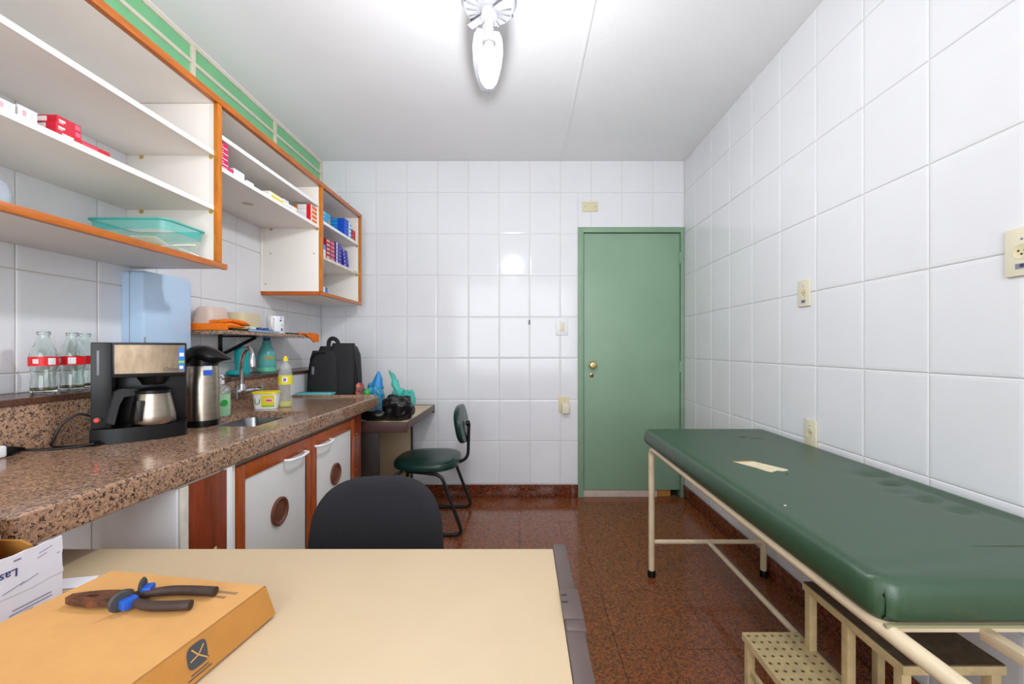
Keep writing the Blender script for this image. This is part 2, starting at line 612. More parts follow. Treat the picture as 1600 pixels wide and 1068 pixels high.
# door
fd = MB()
fy0, fy1 = YB - 0.012, YB + 0.10
fd.box(DX0, DX0 + 0.044, fy0, fy1, 0.0, DZ, 0.003)
fd.box(DX1 - 0.026, DX1, fy0, fy1, 0.0, DZ, 0.003)
fd.box(DX0 + 0.042, DX1 - 0.024, fy0, fy1, DZ - 0.042, DZ, 0.003)
dr = struct('door_1', fd, M_greenf, smooth=True)
lf = obj('door_leaf', MB().box(DX0 + 0.049, DX1 - 0.03, YB + 0.008, YB + 0.045, 0.055, DZ - 0.047, 0.002), M_green, dr)
k = MB()
k.lathe([(0, 0), (0.026, 0), (0.026, 0.006), (0.012, 0.010), (0.012, 0.022), (0.028, 0.028), (0.031, 0.042), (0.024, 0.054), (0, 0.057)],
        M=frame((0.561, YB + 0.008, 1.066), (1, 0, 0), (0, 0, 1)), seg=20)
obj('door_knob', k, M_brass, lf)
obj('lock', MB().lathe([(0, 0), (0.019, 0), (0.019, 0.006), (0.012, 0.010), (0, 0.010)], M=frame((0.557, YB + 0.008, 0.985), (1, 0, 0), (0, 0, 1)), seg=16), M_brass, lf)
obj('keyhole', MB().lathe([(0, 0.010), (0.007, 0.010), (0.007, 0.0115), (0, 0.0115)], M=frame((0.557, YB + 0.008, 0.985), (1, 0, 0), (0, 0, 1)), seg=10), M_darkhole, lf)
for z in (0.28, 1.05, 1.93):
    obj('hinge', MB().tube([(DX1 - 0.028, YB + 0.002, z - 0.045), (DX1 - 0.028, YB + 0.002, z + 0.045)], 0.007, 8), M_greenf, dr)
struct('trim_3', MB().box(DX0 + 0.045, 1.09, YB + 0.012, YB + 0.13, -0.004, 0.05, 0.002), M_sill)
struct('trim_4', MB().box(1.095, 1.20, YB + 0.02, YB + 0.13, -0.004, 0.05, 0.002), M_lightwood)
struct('doorway_shade_sheet', MB().box(DX0 - 0.02, XR + 0.1, YB + 0.135, YB + 0.16, -0.1, DZ + 0.05), M_darkhole)  # dark sheet behind the doorway; its colour stands in for shade under the leaf

# transom strip of green panes above the wall units
wy = [YB - 0.004, 2.69, 2.02, 1.345, 0.675, 0.0]
wf = MB()
z0, z1, zm = 2.50, 2.702, 2.602
xa, xb = XL - 0.003, XL + 0.012
wf.box(xa, xb, 0.0, YB - 0.004, z1 - 0.022, z1)
wf.box(xa, xb, 0.0, YB - 0.004, z0, z0 + 0.02)
wn = struct('window_1', wf, M_cream)
obj('transom_rail', MB().box(xa, xb + 0.002, 0.0, YB - 0.004, zm - 0.009, zm + 0.009, 0.002), M_cream, wn)
for i, y in enumerate(wy):
    yy = y - (0.013 if i == 0 else 0)
    obj('mullion', MB().box(xa, xb + 0.001, yy - 0.013, yy + 0.013, z0, z1, 0.002), M_cream, wn)
for a, b in zip(wy[1:], wy):
    for p, q in ((z0 + 0.02, zm - 0.009), (zm + 0.009, z1 - 0.022)):
        obj('pane', MB().box(xa, XL + 0.003, a + 0.013, b - 0.013, p, q), M_pane, wn)
struct('trim_6', MB().box(XL - 0.003, XL + 0.004, 0.0, YB - 0.004, z1 + 0.001, ZC - 0.0005), M_ceil)
# assumed window frame behind the camera, unseen, added around the fill light
w2 = MB()
for a in ((-1.32, -1.28), (-0.17, -0.13), (0.98, 1.02)):
    w2.box(a[0], a[1], YR - 0.10, YR - 0.05, 0.73, 2.47)
w2.box(-1.32, 1.02, YR - 0.10, YR - 0.05, 0.73, 0.77)
w2.box(-1.32, 1.02, YR - 0.10, YR - 0.05, 2.43, 2.47)
struct('added_rear_window', w2, M_cream)

# ------------------------------------------------------------------ wall plates
def plate(name, label, cat, c, n, w, h, m, group, holes='socket', sticker=False):
    n = Vector(n)
    x = Vector((0, 0, 1)).cross(n)
    M = frame(c, x, (0, 0, 1))
    t = thing(name, label, cat, c, 0, group)
    obj('cover', MB().box(-w / 2, w / 2, -h / 2, h / 2, 0.0, 0.009, 0.003, M=M), m, t)
    if holes == 'socket':
        obj('socket_disc', MB().lathe([(0, 0.008), (0.019, 0.008), (0.019, 0.0105), (0.016, 0.0095), (0, 0.0095)], seg=20, M=M), M_ivoryy, t)
        for dx in (-0.007, 0.007):
            obj('socket_hole', MB().lathe([(0, 0.0094), (0.0026, 0.0094), (0.0026, 0.0101), (0, 0.0101)], c=(dx, 0.002, 0), seg=8, M=M), M_darkhole, t)
        obj('socket_hole', MB().lathe([(0, 0.0094), (0.0026, 0.0094), (0.0026, 0.0101), (0, 0.0101)], c=(0, -0.007, 0), seg=8, M=M), M_darkhole, t)
        obj('screw', MB().lathe([(0, 0.0088), (0.003, 0.0088), (0.003, 0.0098), (0, 0.0098)], c=(0, 0.032, 0), seg=8, M=M), M_gaug, t)
    elif holes == 'screws':
        for dx in (-0.042, 0.042):
            obj('screw', MB().lathe([(0, 0.0088), (0.004, 0.0088), (0.004, 0.0100), (0, 0.0100)], c=(dx, 0, 0), seg=8, M=M), M_gaug, t)
    elif holes == 'switch':
        obj('rocker', MB().box(-0.017, 0.017, -0.034, 0.034, 0.008, 0.0125, 0.0015, M=M), M_ivory, t)
        for (a, b) in ((-0.016, 0.046), (0.02, -0.046)):
            obj('screw', MB().lathe([(0, 0.0088), (0.003, 0.0088), (0.003, 0.0098), (0, 0.0098)], c=(a, b, 0), seg=8, M=M), M_gaug, t)
    if sticker:
        obj('sticker', MB().box(-0.014, 0.014, -0.045, -0.031, 0.0088, 0.0096, M=M), M_inkg, t)
        obj('sticker_print', MB().box(-0.004, 0.005, -0.041, -0.033, 0.0094, 0.0099, M=M), M_ink, t)
    return t
FW = 0.0028
GP = 'wall plates'
plate('wall_socket', 'ivory wall socket high on the right wall between tile joints, farther one with sticker', 'socket', (XR - FW, 1.895, 1.454), (-1, 0, 0), 0.078, 0.122, M_ivory, GP, sticker=True)
plate('wall_socket', 'ivory wall socket cut by the right edge of the photo', 'socket', (XR - FW, 1.065, 1.452), (-1, 0, 0), 0.078, 0.126, M_ivory, GP, sticker=True)
plate('wall_socket', 'ivory wall socket just above the green examination couch', 'socket', (XR - FW, 1.853, 0.82), (-1, 0, 0), 0.075, 0.118, M_ivory, GP)
plate('blank_plate', 'beige blank plate with two screws above the green door', 'wall plate', (0.543, YB - FW, 2.342), (0, -1, 0), 0.125, 0.078, M_ivoryy, GP, holes='screws')
plate('light_switch', 'white light switch on the tiles left of the green door', 'switch', (0.315, YB - FW, 1.375), (0, -1, 0), 0.10, 0.135, M_white, GP, holes='switch')
pl = plate('wall_socket', 'yellowed wall socket low beside the door with an adapter plugged in', 'socket', (0.331, YB - FW, 0.75), (0, -1, 0), 0.085, 0.125, M_ivoryy, GP, holes='none')
obj('adapter', MB().box(0.312, 0.368, YB - 0.055, YB - 0.0115, 0.682, 0.762, 0.005), M_ivory, pl)
obj('screw', MB().box(0.331, 0.337, YB - 0.0135, YB - 0.011, 0.782, 0.788), M_gaug, pl)
tag(obj('wall_hook', MB().tube([(0.052, YB - 0.003, 1.425), (0.052, YB - 0.014, 1.425), (0.052, YB - 0.016, 1.405), (0.052, YB - 0.012, 1.395)], 0.006, 8), M_gaug),
    'tiny grey hook on the back wall tiles left of the light switch', 'hook')

# ------------------------------------------------------------------ ceiling fan with bulb
FX, FY = -0.125, 1.52
fan = thing('ceiling_fan', 'white ceiling fan with a bare glowing bulb hanging below it', 'ceiling fan', (FX, FY, ZC))
obj('canopy', MB().lathe([(0, 0), (0.06, 0), (0.058, -0.03), (0.03, -0.055), (0.013, -0.06), (0.013, -0.2), (0, -0.2)], (FX, FY, ZC), 24), M_fan, fan)
mo = obj('motor_housing', MB().lathe([(0, 2.545), (0.05, 2.545), (0.085, 2.53), (0.101, 2.505), (0.103, 2.48), (0.096, 2.465), (0.088, 2.458), (0.04, 2.446), (0, 2.446)], (FX, FY, 0), 36), M_fan, fan)
for i in range(16):
    a = 2 * PI * i / 16
    M = Matrix.Translation((FX, FY, 0)) @ Matrix.Rotation(a, 4, 'Z')
    obj('rib', MB().box(0.042, 0.082, -0.0025, 0.0025, 2.446, 2.455, 0.001, M=M), M_fan, mo)
for i in range(6):
    a = 2 * PI * i / 6 + 0.4
    obj('screw', MB().lathe([(0, 2.452), (0.0035, 2.452), (0.0035, 2.465), (0, 2.465)], (FX + 0.092 * math.cos(a), FY + 0.092 * math.sin(a), 0), 8), M_gaug, mo)
def blade(a):
    M = Matrix.Translation((FX, FY, 2.482)) @ Matrix.Rotation(a, 4, 'Z')
    pts = []
    prof = [(0.135, 0.045), (0.17, 0.058), (0.24, 0.066), (0.34, 0.064), (0.42, 0.055), (0.49, 0.042), (0.53, 0.03), (0.545, 0.016)]
    pts = [(x, y) for x, y in prof] + [(x, -y) for x, y in prof[::-1]]
    def ring(z, s):
        return [(0.34 + (x - 0.34) * (1 - s * 0.01), y * (1 - s * 0.05), z + 0.12 * y) for x, y in pts]
    b = obj('blade', MB().loft([ring(-0.003, 1), ring(-0.0015, 0), ring(0.0015, 0), ring(0.003, 1)], M=M), M_fan, fan)
    obj('blade_arm', MB().box(0.08, 0.19, -0.02, 0.02, -0.002, 0.0045, 0.001, M=M), M_fan, b)
for a in (A0 := math.radians(96), A0 + 2 * PI / 3, A0 - 2 * PI / 3):
    blade(a)
M = Matrix.Translation((FX, FY, 2.437)) @ Matrix.Rotation(math.radians(-38), 4, 'Z')
br_ = obj('bracket', MB().box(-0.10, 0.11, -0.014, 0.014, -0.002, 0.002, 0.0012, M=M), M_fan, fan)
lh = obj('lamp_holder', MB().lathe([(0, 2.446), (0.03, 2.446), (0.03, 2.425), (0.02, 2.42), (0.02, 2.405), (0.017, 2.40), (0.017, 2.35), (0.024, 2.345), (0.024, 2.325), (0, 2.325)], (FX, FY, 0), 20), M_white, fan)
obj('bulb_base', MB().lathe([(0, 2.326), (0.019, 2.326), (0.022, 2.30), (0.031, 2.275), (0.034, 2.262), (0, 2.262)], (FX, FY, 0), 20), M_white, fan)
obj('bulb', MB().lathe([(0.034, 2.2618), (0.0385, 2.238), (0.037, 2.215), (0.030, 2.19), (0.018, 2.172), (0, 2.165)], (FX, FY, 0), 16), M_bulb, fan)

# ------------------------------------------------------------------ open wall units
XU = -1.25
def panel(name, x0, x1, y0, y1, z0, z1, m, p, b=0.0008):
    return obj(name, MB().box(x0, x1, y0, y1, z0, z1, b), m, p)
XW = XL + 0.0035
def shelf_pins(p, ys, z, face):
    for x in (XW + 0.06, XU - 0.03):
        for y, s in ys:
            obj('shelf_pin', MB().lathe([(0, 0), (0.010, 0), (0.011, 0.004), (0.005, 0.006), (0.005, 0.014), (0, 0.015)], M=frame((x, y, z), (0, 0, 1), (-1 if s > 0 else 1, 0, 0)), seg=10), mat('brassy_pin', '#d2b565', 0.4, metal=0.4), p)
L0, L1 = 0.55, 1.705
uc = thing('wall_unit', 'open white wall unit with orange wood edging holding the teal tray and red boxes', 'shelf unit', (-1.44, 1.1, 1.532), 0, 'open wall units')
panel('bottom_panel', XW, XU - 0.02, L0, L1 + 0.02, 1.533, 1.55, M_lam, uc)
panel('front_rail', XU - 0.02, XU, L0, L1 + 0.035, 1.5315, 1.5545, M_wood, uc, 0.002)
panel('side_panel', XW, XU - 0.0185, L1 - 0.018, L1, 1.551, 2.205, M_lam, uc)
panel('edge_strip', XU - 0.018, XU, L1 - 0.021, L1 + 0.003, 1.555, 2.206, M_woodv, uc, 0.002)
panel('side_panel', XW, XU - 0.0185, L0, L0 + 0.018, 1.551, 2.205, M_lam, uc)
for z in (2.0, 1.776):
    sh = panel('shelf', XW, XU - 0.018, L0 + 0.019, L1 - 0.019, z - 0.008, z + 0.0085, M_lam, uc)
    panel('edge_band', XU - 0.0185, XU - 0.0165, L0 + 0.019, L1 - 0.021, z - 0.009, z + 0.0095, M_lamw, sh, 0)
    shelf_pins(uc, ((L1 - 0.0182, -1),), z - 0.014, 0)
R0, R1 = 2.555, 3.185
tp = thing('long_board', 'long white top board with orange front edge running over all wall units', 'top board', (-1.44, 1.9, 2.207), 0)
panel('board', XW, XU - 0.02, L0, R1 + 0.003, 2.2065, 2.226, M_lam, tp)
panel('front_rail', XU - 0.02, XU + 0.002, L0, R1 + 0.004, 2.2068, 2.2345, M_wood, tp, 0.002)
for y in (2.83, 2.96):
    obj('screw', MB().lathe([(0, 0), (0.005, 0), (0.005, 0.012), (0, 0.013)], (XU - 0.01, y, 2.2345), 8), M_gaug, tp)
mc = thing('wall_shelf', 'white double shelf bridging the gap between the two open wall units', 'shelf', (-1.44, 2.12, 1.945), 0)
for z in (2.089, 1.954):
    sh = panel('shelf', XW, XU - 0.018, L1 + 0.002, R0 - 0.002, z - 0.008, z + 0.0085, M_lam, mc)
    panel('edge_band', XU - 0.0185, XU - 0.0165, L1 + 0.004, R0 - 0.002, z - 0.009, z + 0.0095, M_lamw, sh, 0)
shelf_pins(mc, ((R0 - 0.0002, -1),), 1.941, 0)
obj('stain', MB().lathe([(0, 0), (0.028, 0), (0, 0.0004)], (-1.42, 2.12, 1.9455), 12), mat('rust_stain', '#d2c3a2', 0.8), mc)
rc = thing('wall_unit', 'smaller open white wall unit with orange edging beside the back wall', 'shelf unit', (-1.44, 2.87, 1.532), 0, 'open wall units')
panel('bottom_panel', XW, XU - 0.02, R0 + 0.02, R1, 1.533, 1.55, M_lam, rc)
panel('front_rail', XU - 0.02, XU, R0, R1 + 0.003, 1.5315, 1.5545, M_wood, rc, 0.002)
panel('side_rail', XW, XU - 0.02, R0 - 0.004, R0 + 0.018, 1.5315, 1.5545, mat('orange_wood_cross', '#b4590f', 0.38, var=0.22, vscale=10, stretch=(1, 6, 6)), rc, 0.002)
for y in (R0, R1 - 0.018):
    panel('side_panel', XW, XU - 0.0185, y, y + 0.018, 1.555, 2.205, M_lam, rc)
    panel('edge_strip', XU - 0.018, XU, y - 0.003, y + 0.021, 1.555, 2.206, M_woodv, rc, 0.002)
panel('corner_strip', XW, XW + 0.012, R0 - 0.012, R0 - 0.0005, 1.555, 1.944, M_lam, rc)
for i, z in enumerate((2.0, 1.776)):
    sh = panel('shelf', XW, XU - 0.018, R0 + 0.019, R1 - 0.019, z - 0.008, z + 0.0085, M_lam, rc)
    panel('edge_band', XU - 0.0185, XU - 0.0165, R0 + 0.021, R1 - 0.019, z - 0.009, z + 0.0095, M_lamw if i == 0 else mat('worn_edge', '#e6dcc0', 0.5, var=0.25, vscale=20, col2='#f0ece2'), sh, 0)
    shelf_pins(rc, ((R1 - 0.0182, -1),), z - 0.014, 0)
for (x, z) in ((-1.57, 1.79), (-1.30, 1.79), (-1.60, 1.60)):
    obj('peg_hole', MB().box(x - 0.003, x + 0.003, R0 - 0.0008, R0 + 0.0005, z - 0.003, z + 0.003), M_darkhole, rc)

# ------------------------------------------------------------------ medicine boxes on the shelves
def cm(h):
    return mat('print_' + h, '#' + h, 0.45)
def medbox(label, group, c, s, main, bands=(), rz=0.0, cat='medicine box', name='medicine_box'):
    """c: base centre, s: size. bands: (face, u0,u1,v0,v1,colour) with u,v in 0..1"""
    t = thing(name, label, cat, c, rz, group)
    w_, d_, h_ = s
    obj('carton', MB().box(-w_ / 2, w_ / 2, -d_ / 2, d_ / 2, 0.0003, h_ - 0.0003, 0.0008, 1), cm(main), t, local=True, smooth=False)
    e = 0.0005
    for (f, u0, u1, v0, v1, col) in bands:
        mb = MB()
        if f == '+x':
            mb.box(w_ / 2 - e, w_ / 2 + e, -d_ / 2 + u0 * d_, -d_ / 2 + u1 * d_, v0 * h_, v1 * h_)
        elif f == '-y':
            mb.box(-w_ / 2 + u0 * w_, -w_ / 2 + u1 * w_, -d_ / 2 - e, -d_ / 2 + e, v0 * h_, v1 * h_)
        obj('print', mb, cm(col), t, local=True, smooth=False)
    return t
SZ1, SZ2, SZM = 1.7847, 2.0087, 1.9627
RED = 'c8102e'
g = 'red boxes in the big wall unit'
redb = [('+x', .08, .34, .3, .55, 'f3dfe2'), ('+x', .08, .26, .1, .2, 'f3dfe2'), ('+x', .75, .95, .2, .8, 'e8607a'), ('-y', .0, .5, .2, .8, 'f1e6e8')]
medbox('long flat red medicine box lying at the bottom, under the two stacked red boxes', g, (-1.315, 1.205, SZ1), (0.06, 0.148, 0.022), RED, [('+x', .45, .75, .2, .8, 'e2475c'), ('+x', .1, .3, .3, .7, 'f3dfe2')])
medbox('red medicine box with white print, lower of the two on the long flat one', g, (-1.318, 1.168, SZ1 + 0.022), (0.056, 0.066, 0.021), RED, redb)
medbox('red medicine box with white print, top of the stack in the big wall unit', g, (-1.322, 1.172, SZ1 + 0.043), (0.056, 0.062, 0.022), RED, redb)
g = 'white boxes in the big wall unit'
for i, y in enumerate((1.088, 1.04)):
    medbox(['white medicine box with faint pink print right beside the red stack', 'white medicine box with pink spot, left of its twin'][i], g, (-1.345, y, SZ1), (0.07, 0.042, 0.05 - 0.006 * i), 'e8e2e4', [('+x', .2, .4, .5, .8, 'd3a5ae'), ('+x', .6, .75, .2, .8, 'd9cdd2')])
# bridge shelf
g = 'pink boxes on the bridging shelf'
nm = ['lowest', 'second lowest', 'middle', 'second highest', 'topmost']
for i in range(5):
    zz = SZM + (0 if i == 0 else 0.022 + (i - 1) * 0.0232)
    medbox('%s pink and white medicine box in the stack by the orange upright' % nm[i], g, (-1.312, (1.765 if i == 0 else 1.745) + 0.003 * (i % 2), zz), (0.07, 0.10 if i == 0 else 0.066, 0.0215 if i == 0 else 0.0228), 'd81e5e', [('+x', 0, 1, .0, .14, 'f3eef0'), ('+x', .3, .6, .4, .6, 'f09db8')])
t = medbox('rounded white box on the bridging shelf next to the pink stack', 'white boxes on the bridging shelf', (-1.325, 1.862, SZM), (0.08, 0.07, 0.04), 'eeeeee', [('+x', .1, .9, .1, .25, 'd9d9d9')])
medbox('thin white box end lying on the bridging shelf beneath nothing, right of rounded box'.replace(' beneath nothing,', ','), 'white boxes on the bridging shelf', (-1.30, 1.925, SZM), (0.05, 0.045, 0.016), 'f2f2f2')
g = 'yellow and white boxes on the bridging shelf'
yb = [('+x', .12, .98, .12, .55, 'ecd21c'), ('+x', 0, 1, .9, .98, 'ecd21c')]
medbox('larger white box with yellow band in the middle of the bridging shelf', g, (-1.32, 2.13, SZM), (0.085, 0.11, 0.034), 'efeee9', yb)
medbox('small yellow-banded box directly right of the larger yellow one', g, (-1.312, 2.232, SZM), (0.07, 0.07, 0.026), 'efeee9', [('+x', .1, .95, .05, .35, 'ecd21c')])
medbox('tilted white box resting on the small yellow-banded box', g, (-1.318, 2.236, SZM + 0.026), (0.06, 0.05, 0.018), 'ece8e4', [('+x', .1, .8, .3, .6, 'cfc8c4')])
medbox('last yellow-edged white box of the row before the orange and red stack', g, (-1.308, 2.302, SZM), (0.06, 0.05, 0.028), 'efeee9', [('+x', .6, .98, .05, .4, 'ecd21c')])
g = 'orange and red boxes on the bridging shelf'
nm4 = ['bottom', 'second from bottom', 'second from top', 'top']
for i in range(4):
    medbox('%s white box with orange and red ends in the stack of four' % nm4[i], g, (-1.322, 2.512, SZM + i * 0.0265), (0.09, 0.078, 0.0262), 'ececf0', [('+x', .18, .95, .15, .8, 'f0701c'), ('-y', .72, 1.0, .0, 1.0, 'e01020'), ('-y', .0, .12, .0, 1.0, 'f0701c')])
# right unit, upper shelf
g = 'light blue boxes on the upper shelf of the small unit'
for i in range(3):
    medbox('%s light blue box at the near end of the upper shelf' % ['bottom', 'middle', 'top'][i], g, (-1.31, 2.64 + 0.012 * i, SZ2 + i * 0.024), (0.07, 0.08 + 0.015 * i, 0.0237), '34a4de', [('+x', .1, .4, .3, .7, '9ad6f2')])
g = 'bright blue stack in the small unit'
for i in range(5):
    medbox('%s bright blue medicine box of the tall stack on the upper shelf' % nm[i], g, (-1.318, 2.955, SZ2 + i * 0.0235), (0.10, 0.07, 0.0232), '1550c8', [('+x', 0, 1, .0, .12, '3f9ae6'), ('-y', .0, .5, .1, .95, '2f9ce2')])
g = 'white and blue boxes in the small unit'
for i in range(4):
    medbox('%s white box with light blue stripes between the blue and the red stack' % nm4[i], g, (-1.312, 3.025, SZ2 + i * 0.0275), (0.08, 0.045, 0.0272), 'eceef2', [('+x', .35, .95, .2, .8, '3a9ad8')])
g = 'red boxes on the upper shelf of the small unit'
for i in range(3):
    medbox('%s red box at the far end of the upper shelf' % ['bottom', 'middle', 'top'][i], g, (-1.315, 3.095 + 0.004 * i, SZ2 + i * 0.027), (0.075, 0.07 - 0.008 * i, 0.0267), 'b81828', [('+x', .2, .6, .3, .7, 'e28088')])
# right unit, middle shelf
g = 'pale boxes on the middle shelf of the small unit'
for i, (cl, hh) in enumerate((('e6dfe6', 0.05), ('3b8fd6', 0.03))):
    medbox(['white box at the near end of the middle shelf', 'blue box lying on the white box at the near end of the middle shelf'][i], g, (-1.302, 2.62, SZ1 + i * 0.05), (0.06, 0.062, hh - 0.0003), cl)
g = 'wine red boxes in the small unit'
for i in range(5):
    medbox('%s wine red box in the left stack of the middle shelf' % nm[i], g, (-1.32, 2.725, SZ1 + i * 0.0262), (0.09, 0.12, 0.026), 'a3243c', [('+x', .55, .95, .2, .75, 'd8808c'), ('+x', .05, .4, .3, .7, 'e6b8be')])
g = 'purple boxes in the small unit'
nm6 = ['lowest', 'second lowest', 'third lowest', 'third highest', 'second highest', 'topmost']
for i in range(6):
    medbox('%s purple and white box in the middle stack of the middle shelf' % nm6[i], g, (-1.318, 2.842, SZ1 + i * 0.0235), (0.09, 0.085, 0.0232), '38309a', [('+x', .05, .25, .05, .95, 'e6e2f2'), ('+x', .55, .9, .3, .6, '8d86d0')])
for i in range(5):
    medbox('%s indigo box in the far stack of the middle shelf' % nm[i], 'indigo boxes in the small unit', (-1.315, 2.935 + 0.006 * (4 - i), SZ1 + i * 0.0235), (0.09, 0.08, 0.0232), '2e2f9c', [('+x', .1, .3, .3, .8, 'b9b6e6'), ('+x', .6, .95, .2, .5, '6f6cc8')])
medbox('blue and white box alone at the bottom of the small wall unit', 'single boxes', (-1.30, 2.655, 1.5502), (0.05, 0.055, 0.045), '1d74d2', [('+x', 0, .35, 0, 1, 'efefef'), ('-y', 0, 1, 0, 1, 'efefef')])
# teal tray with papers in the big unit
ty0, ty1, tx0, tx1 = 1.47, 1.672, -1.575, -1.278
tt = thing('plastic_tray', 'translucent teal plastic tray full of papers in the big wall unit', 'plastic tray', ((tx0 + tx1) / 2, (ty0 + ty1) / 2, 1.5505))
def rrect(x0, x1, y0, y1, z, r=0.03, n=4):
    out = []
    for (cx, cy, a) in ((x1 - r, y1 - r, 0), (x0 + r, y1 - r, 90), (x0 + r, y0 + r, 180), (x1 - r, y0 + r, 270)):
        for k in range(n + 1):
            th = math.radians(a + 90 * k / n)
            out.append((cx + r * math.cos(th), cy + r * math.sin(th), z))
    return out
b_ = 0.022
obj('tray_wall', MB().loft([rrect(tx0 + b_, tx1 - b_, ty0 + b_, ty1 - b_, 1.5505), rrect(tx0 + b_ - 0.004, tx1 - b_ + 0.004, ty0 + b_ - 0.004, ty1 - b_ + 0.004, 1.558),
     rrect(tx0 + 0.01, tx1 - 0.01, ty0 + 0.01, ty1 - 0.01, 1.63)], cap1=False), M_tealclear, tt)
obj('tray_band', MB().loft([rrect(tx0 + 0.0095, tx1 - 0.0095, ty0 + 0.0095, ty1 - 0.0095, 1.63), rrect(tx0 + 0.006, tx1 - 0.006, ty0 + 0.006, ty1 - 0.006, 1.664)], cap0=False, cap1=False), M_tealb, tt)
obj('rim', MB().loft([rrect(tx0 + 0.006, tx1 - 0.006, ty0 + 0.006, ty1 - 0.006, 1.662), rrect(tx0, tx1, ty0, ty1, 1.664), rrect(tx0, tx1, ty0, ty1, 1.669), rrect(tx0 + 0.008, tx1 - 0.008, ty0 + 0.008, ty1 - 0.008, 1.670)], cap0=False, cap1=False), mat('teal_rim', '#3db9b0', 0.25, alpha=0.9), tt)
papers = [(-1.36, 1.56, 1.562, .3, .25, 'e9dcc4'), (-1.34, 1.60, 1.575, -.2, -.3, 'f0ebe2'), (-1.42, 1.58, 1.585, .15, .5, 'e6d3ae'), (-1.33, 1.57, 1.592, .25, -.2, 'f2efe8'), (-1.40, 1.55, 1.60, -.25, .1, 'e8d9bc')]
for i, (x, y, z, ax, rz, cl) in enumerate(papers):
    M = Matrix.Translation((x, y, z)) @ Matrix.Rotation(rz, 4, 'Z') @ Matrix.Rotation(ax, 4, 'X')
    tag(obj('paper_packet', MB().box(-0.045, 0.045, -0.045, 0.045, -0.0015, 0.0015, M=M), cm(cl)),
        ['cream paper packet at the bottom of the teal tray', 'white paper packet leaning right in the teal tray', 'tan paper packet at the back of the teal tray', 'white folded packet near the front of the teal tray', 'tan folded packet topmost in the teal tray'][i], 'paper packet', 'papers in the teal tray')
tag(obj('glass_jar', MB().lathe([(0, 0), (0.03, 0), (0.045, 0.03), (0.05, 0.07), (0.044, 0.10), (0.034, 0.108), (0.03, 0.107), (0.04, 0.098), (0.046, 0.07), (0.04, 0.03), (0.026, 0.005), (0, 0.004)], (-1.45, 1.105, 1.5503), 20), M_jar),
    'small grey glass jar in the big wall unit at the left edge of the photo', 'jar')

# ------------------------------------------------------------------ worktop and base cabinet
CZ, CXF, CY0, CY1 = 0.90, -0.905, 0.725, 2.575
SX0, SX1, SY0, SY1 = -1.31, -1.03, 1.58, 1.965
ct = thing('worktop', 'long brown speckled granite worktop with a backsplash and a built-in sink', 'worktop', (-1.18, 1.65, 0.837))
cb = MB()
cb.box(XF, SX0, CY0 + 0.001, CY1, CZ - 0.03, CZ)
cb.box(SX1, CXF - 0.019, CY0 + 0.001, CY1, CZ - 0.03, CZ)
cb.box(SX0, SX1, CY0 + 0.001, SY0, CZ - 0.03, CZ)
cb.box(SX0, SX1, SY1, CY1, CZ - 0.03, CZ)
obj('slab', cb, M_count, ct, smooth=False)
obj('front_edge', MB().box(CXF - 0.02, CXF + 0.004, CY0, CY1 + 0.003, 0.837, CZ + 0.002, 0.006, 3), M_count, ct)
obj('raised_rim', MB().box(XF + 0.003, CXF - 0.02, CY1 - 0.02, CY1 + 0.002, CZ - 0.03, CZ + 0.010, 0.003), M_count, ct)
obj('backsplash', MB().box(XF - 0.005, XF + 0.003, CY0, CY1 - 0.02, CZ, 1.0355, 0.001), M_count, ct)
def rr2(i, z):
    return rrect(SX0 - 0.004 + i, SX1 + 0.004 - i, SY0 - 0.004 + i, SY1 + 0.004 - i, z, 0.05, 5)
sk = obj('sink_bowl', MB().loft([rr2(0, CZ - 0.0295), rr2(0.004, CZ - 0.05), rr2(0.02, CZ - 0.15), rr2(0.05, CZ - 0.168)], cap0=False), M_sink, ct)
obj('drain', MB().lathe([(0, 0.002), (0.03, 0.002), (0.035, 0.0), (0.035, -0.004), (0, -0.004)], ((SX0 + SX1) / 2, (SY0 + SY1) / 2, CZ - 0.167), 20), M_chrome, ct)

XC = -0.935
bc = thing('base_cabinet', 'base cabinet with two white doors framed in orange wood under the worktop', 'cabinet', (-1.18, 1.75, 0))
BY0, BYM, BY1 = 1.316, 1.785, 2.24
panel('side_panel', XF + 0.005, XC - 0.018, 1.3125, 1.3175, 0.0005, 0.832, M_lam, bc)
panel('back_panel', XF + 0.001, XF + 0.006, 1.318, 2.22, 0.0005, 0.72, M_lam, bc)
panel('bottom_panel', XF + 0.006, XC - 0.018, 1.318, 2.22, 0.08, 0.098, M_lam, bc)
panel('side_panel', XF + 0.005, XC - 0.018, 2.222, 2.24, 0.0005, 0.832, M_lam, bc)
panel('edge_strip', XC - 0.03, XC + 0.028, 1.2595, 1.283, 0.0005, 0.834, M_lamw, bc)
panel('edge_strip', XC - 0.03, XC + 0.016, 1.2875, 1.312, 0.0005, 0.834, M_lam, bc)
panel('top_rail', XC - 0.018, XC - 0.001, 1.318, 2.24, 0.80, 0.835, mat('grey_rail', '#8f8d84', 0.5), bc)
panel('toe_panel', XC - 0.06, XC - 0.045, 1.318, 2.24, 0.0005, 0.08, M_woodd, bc)
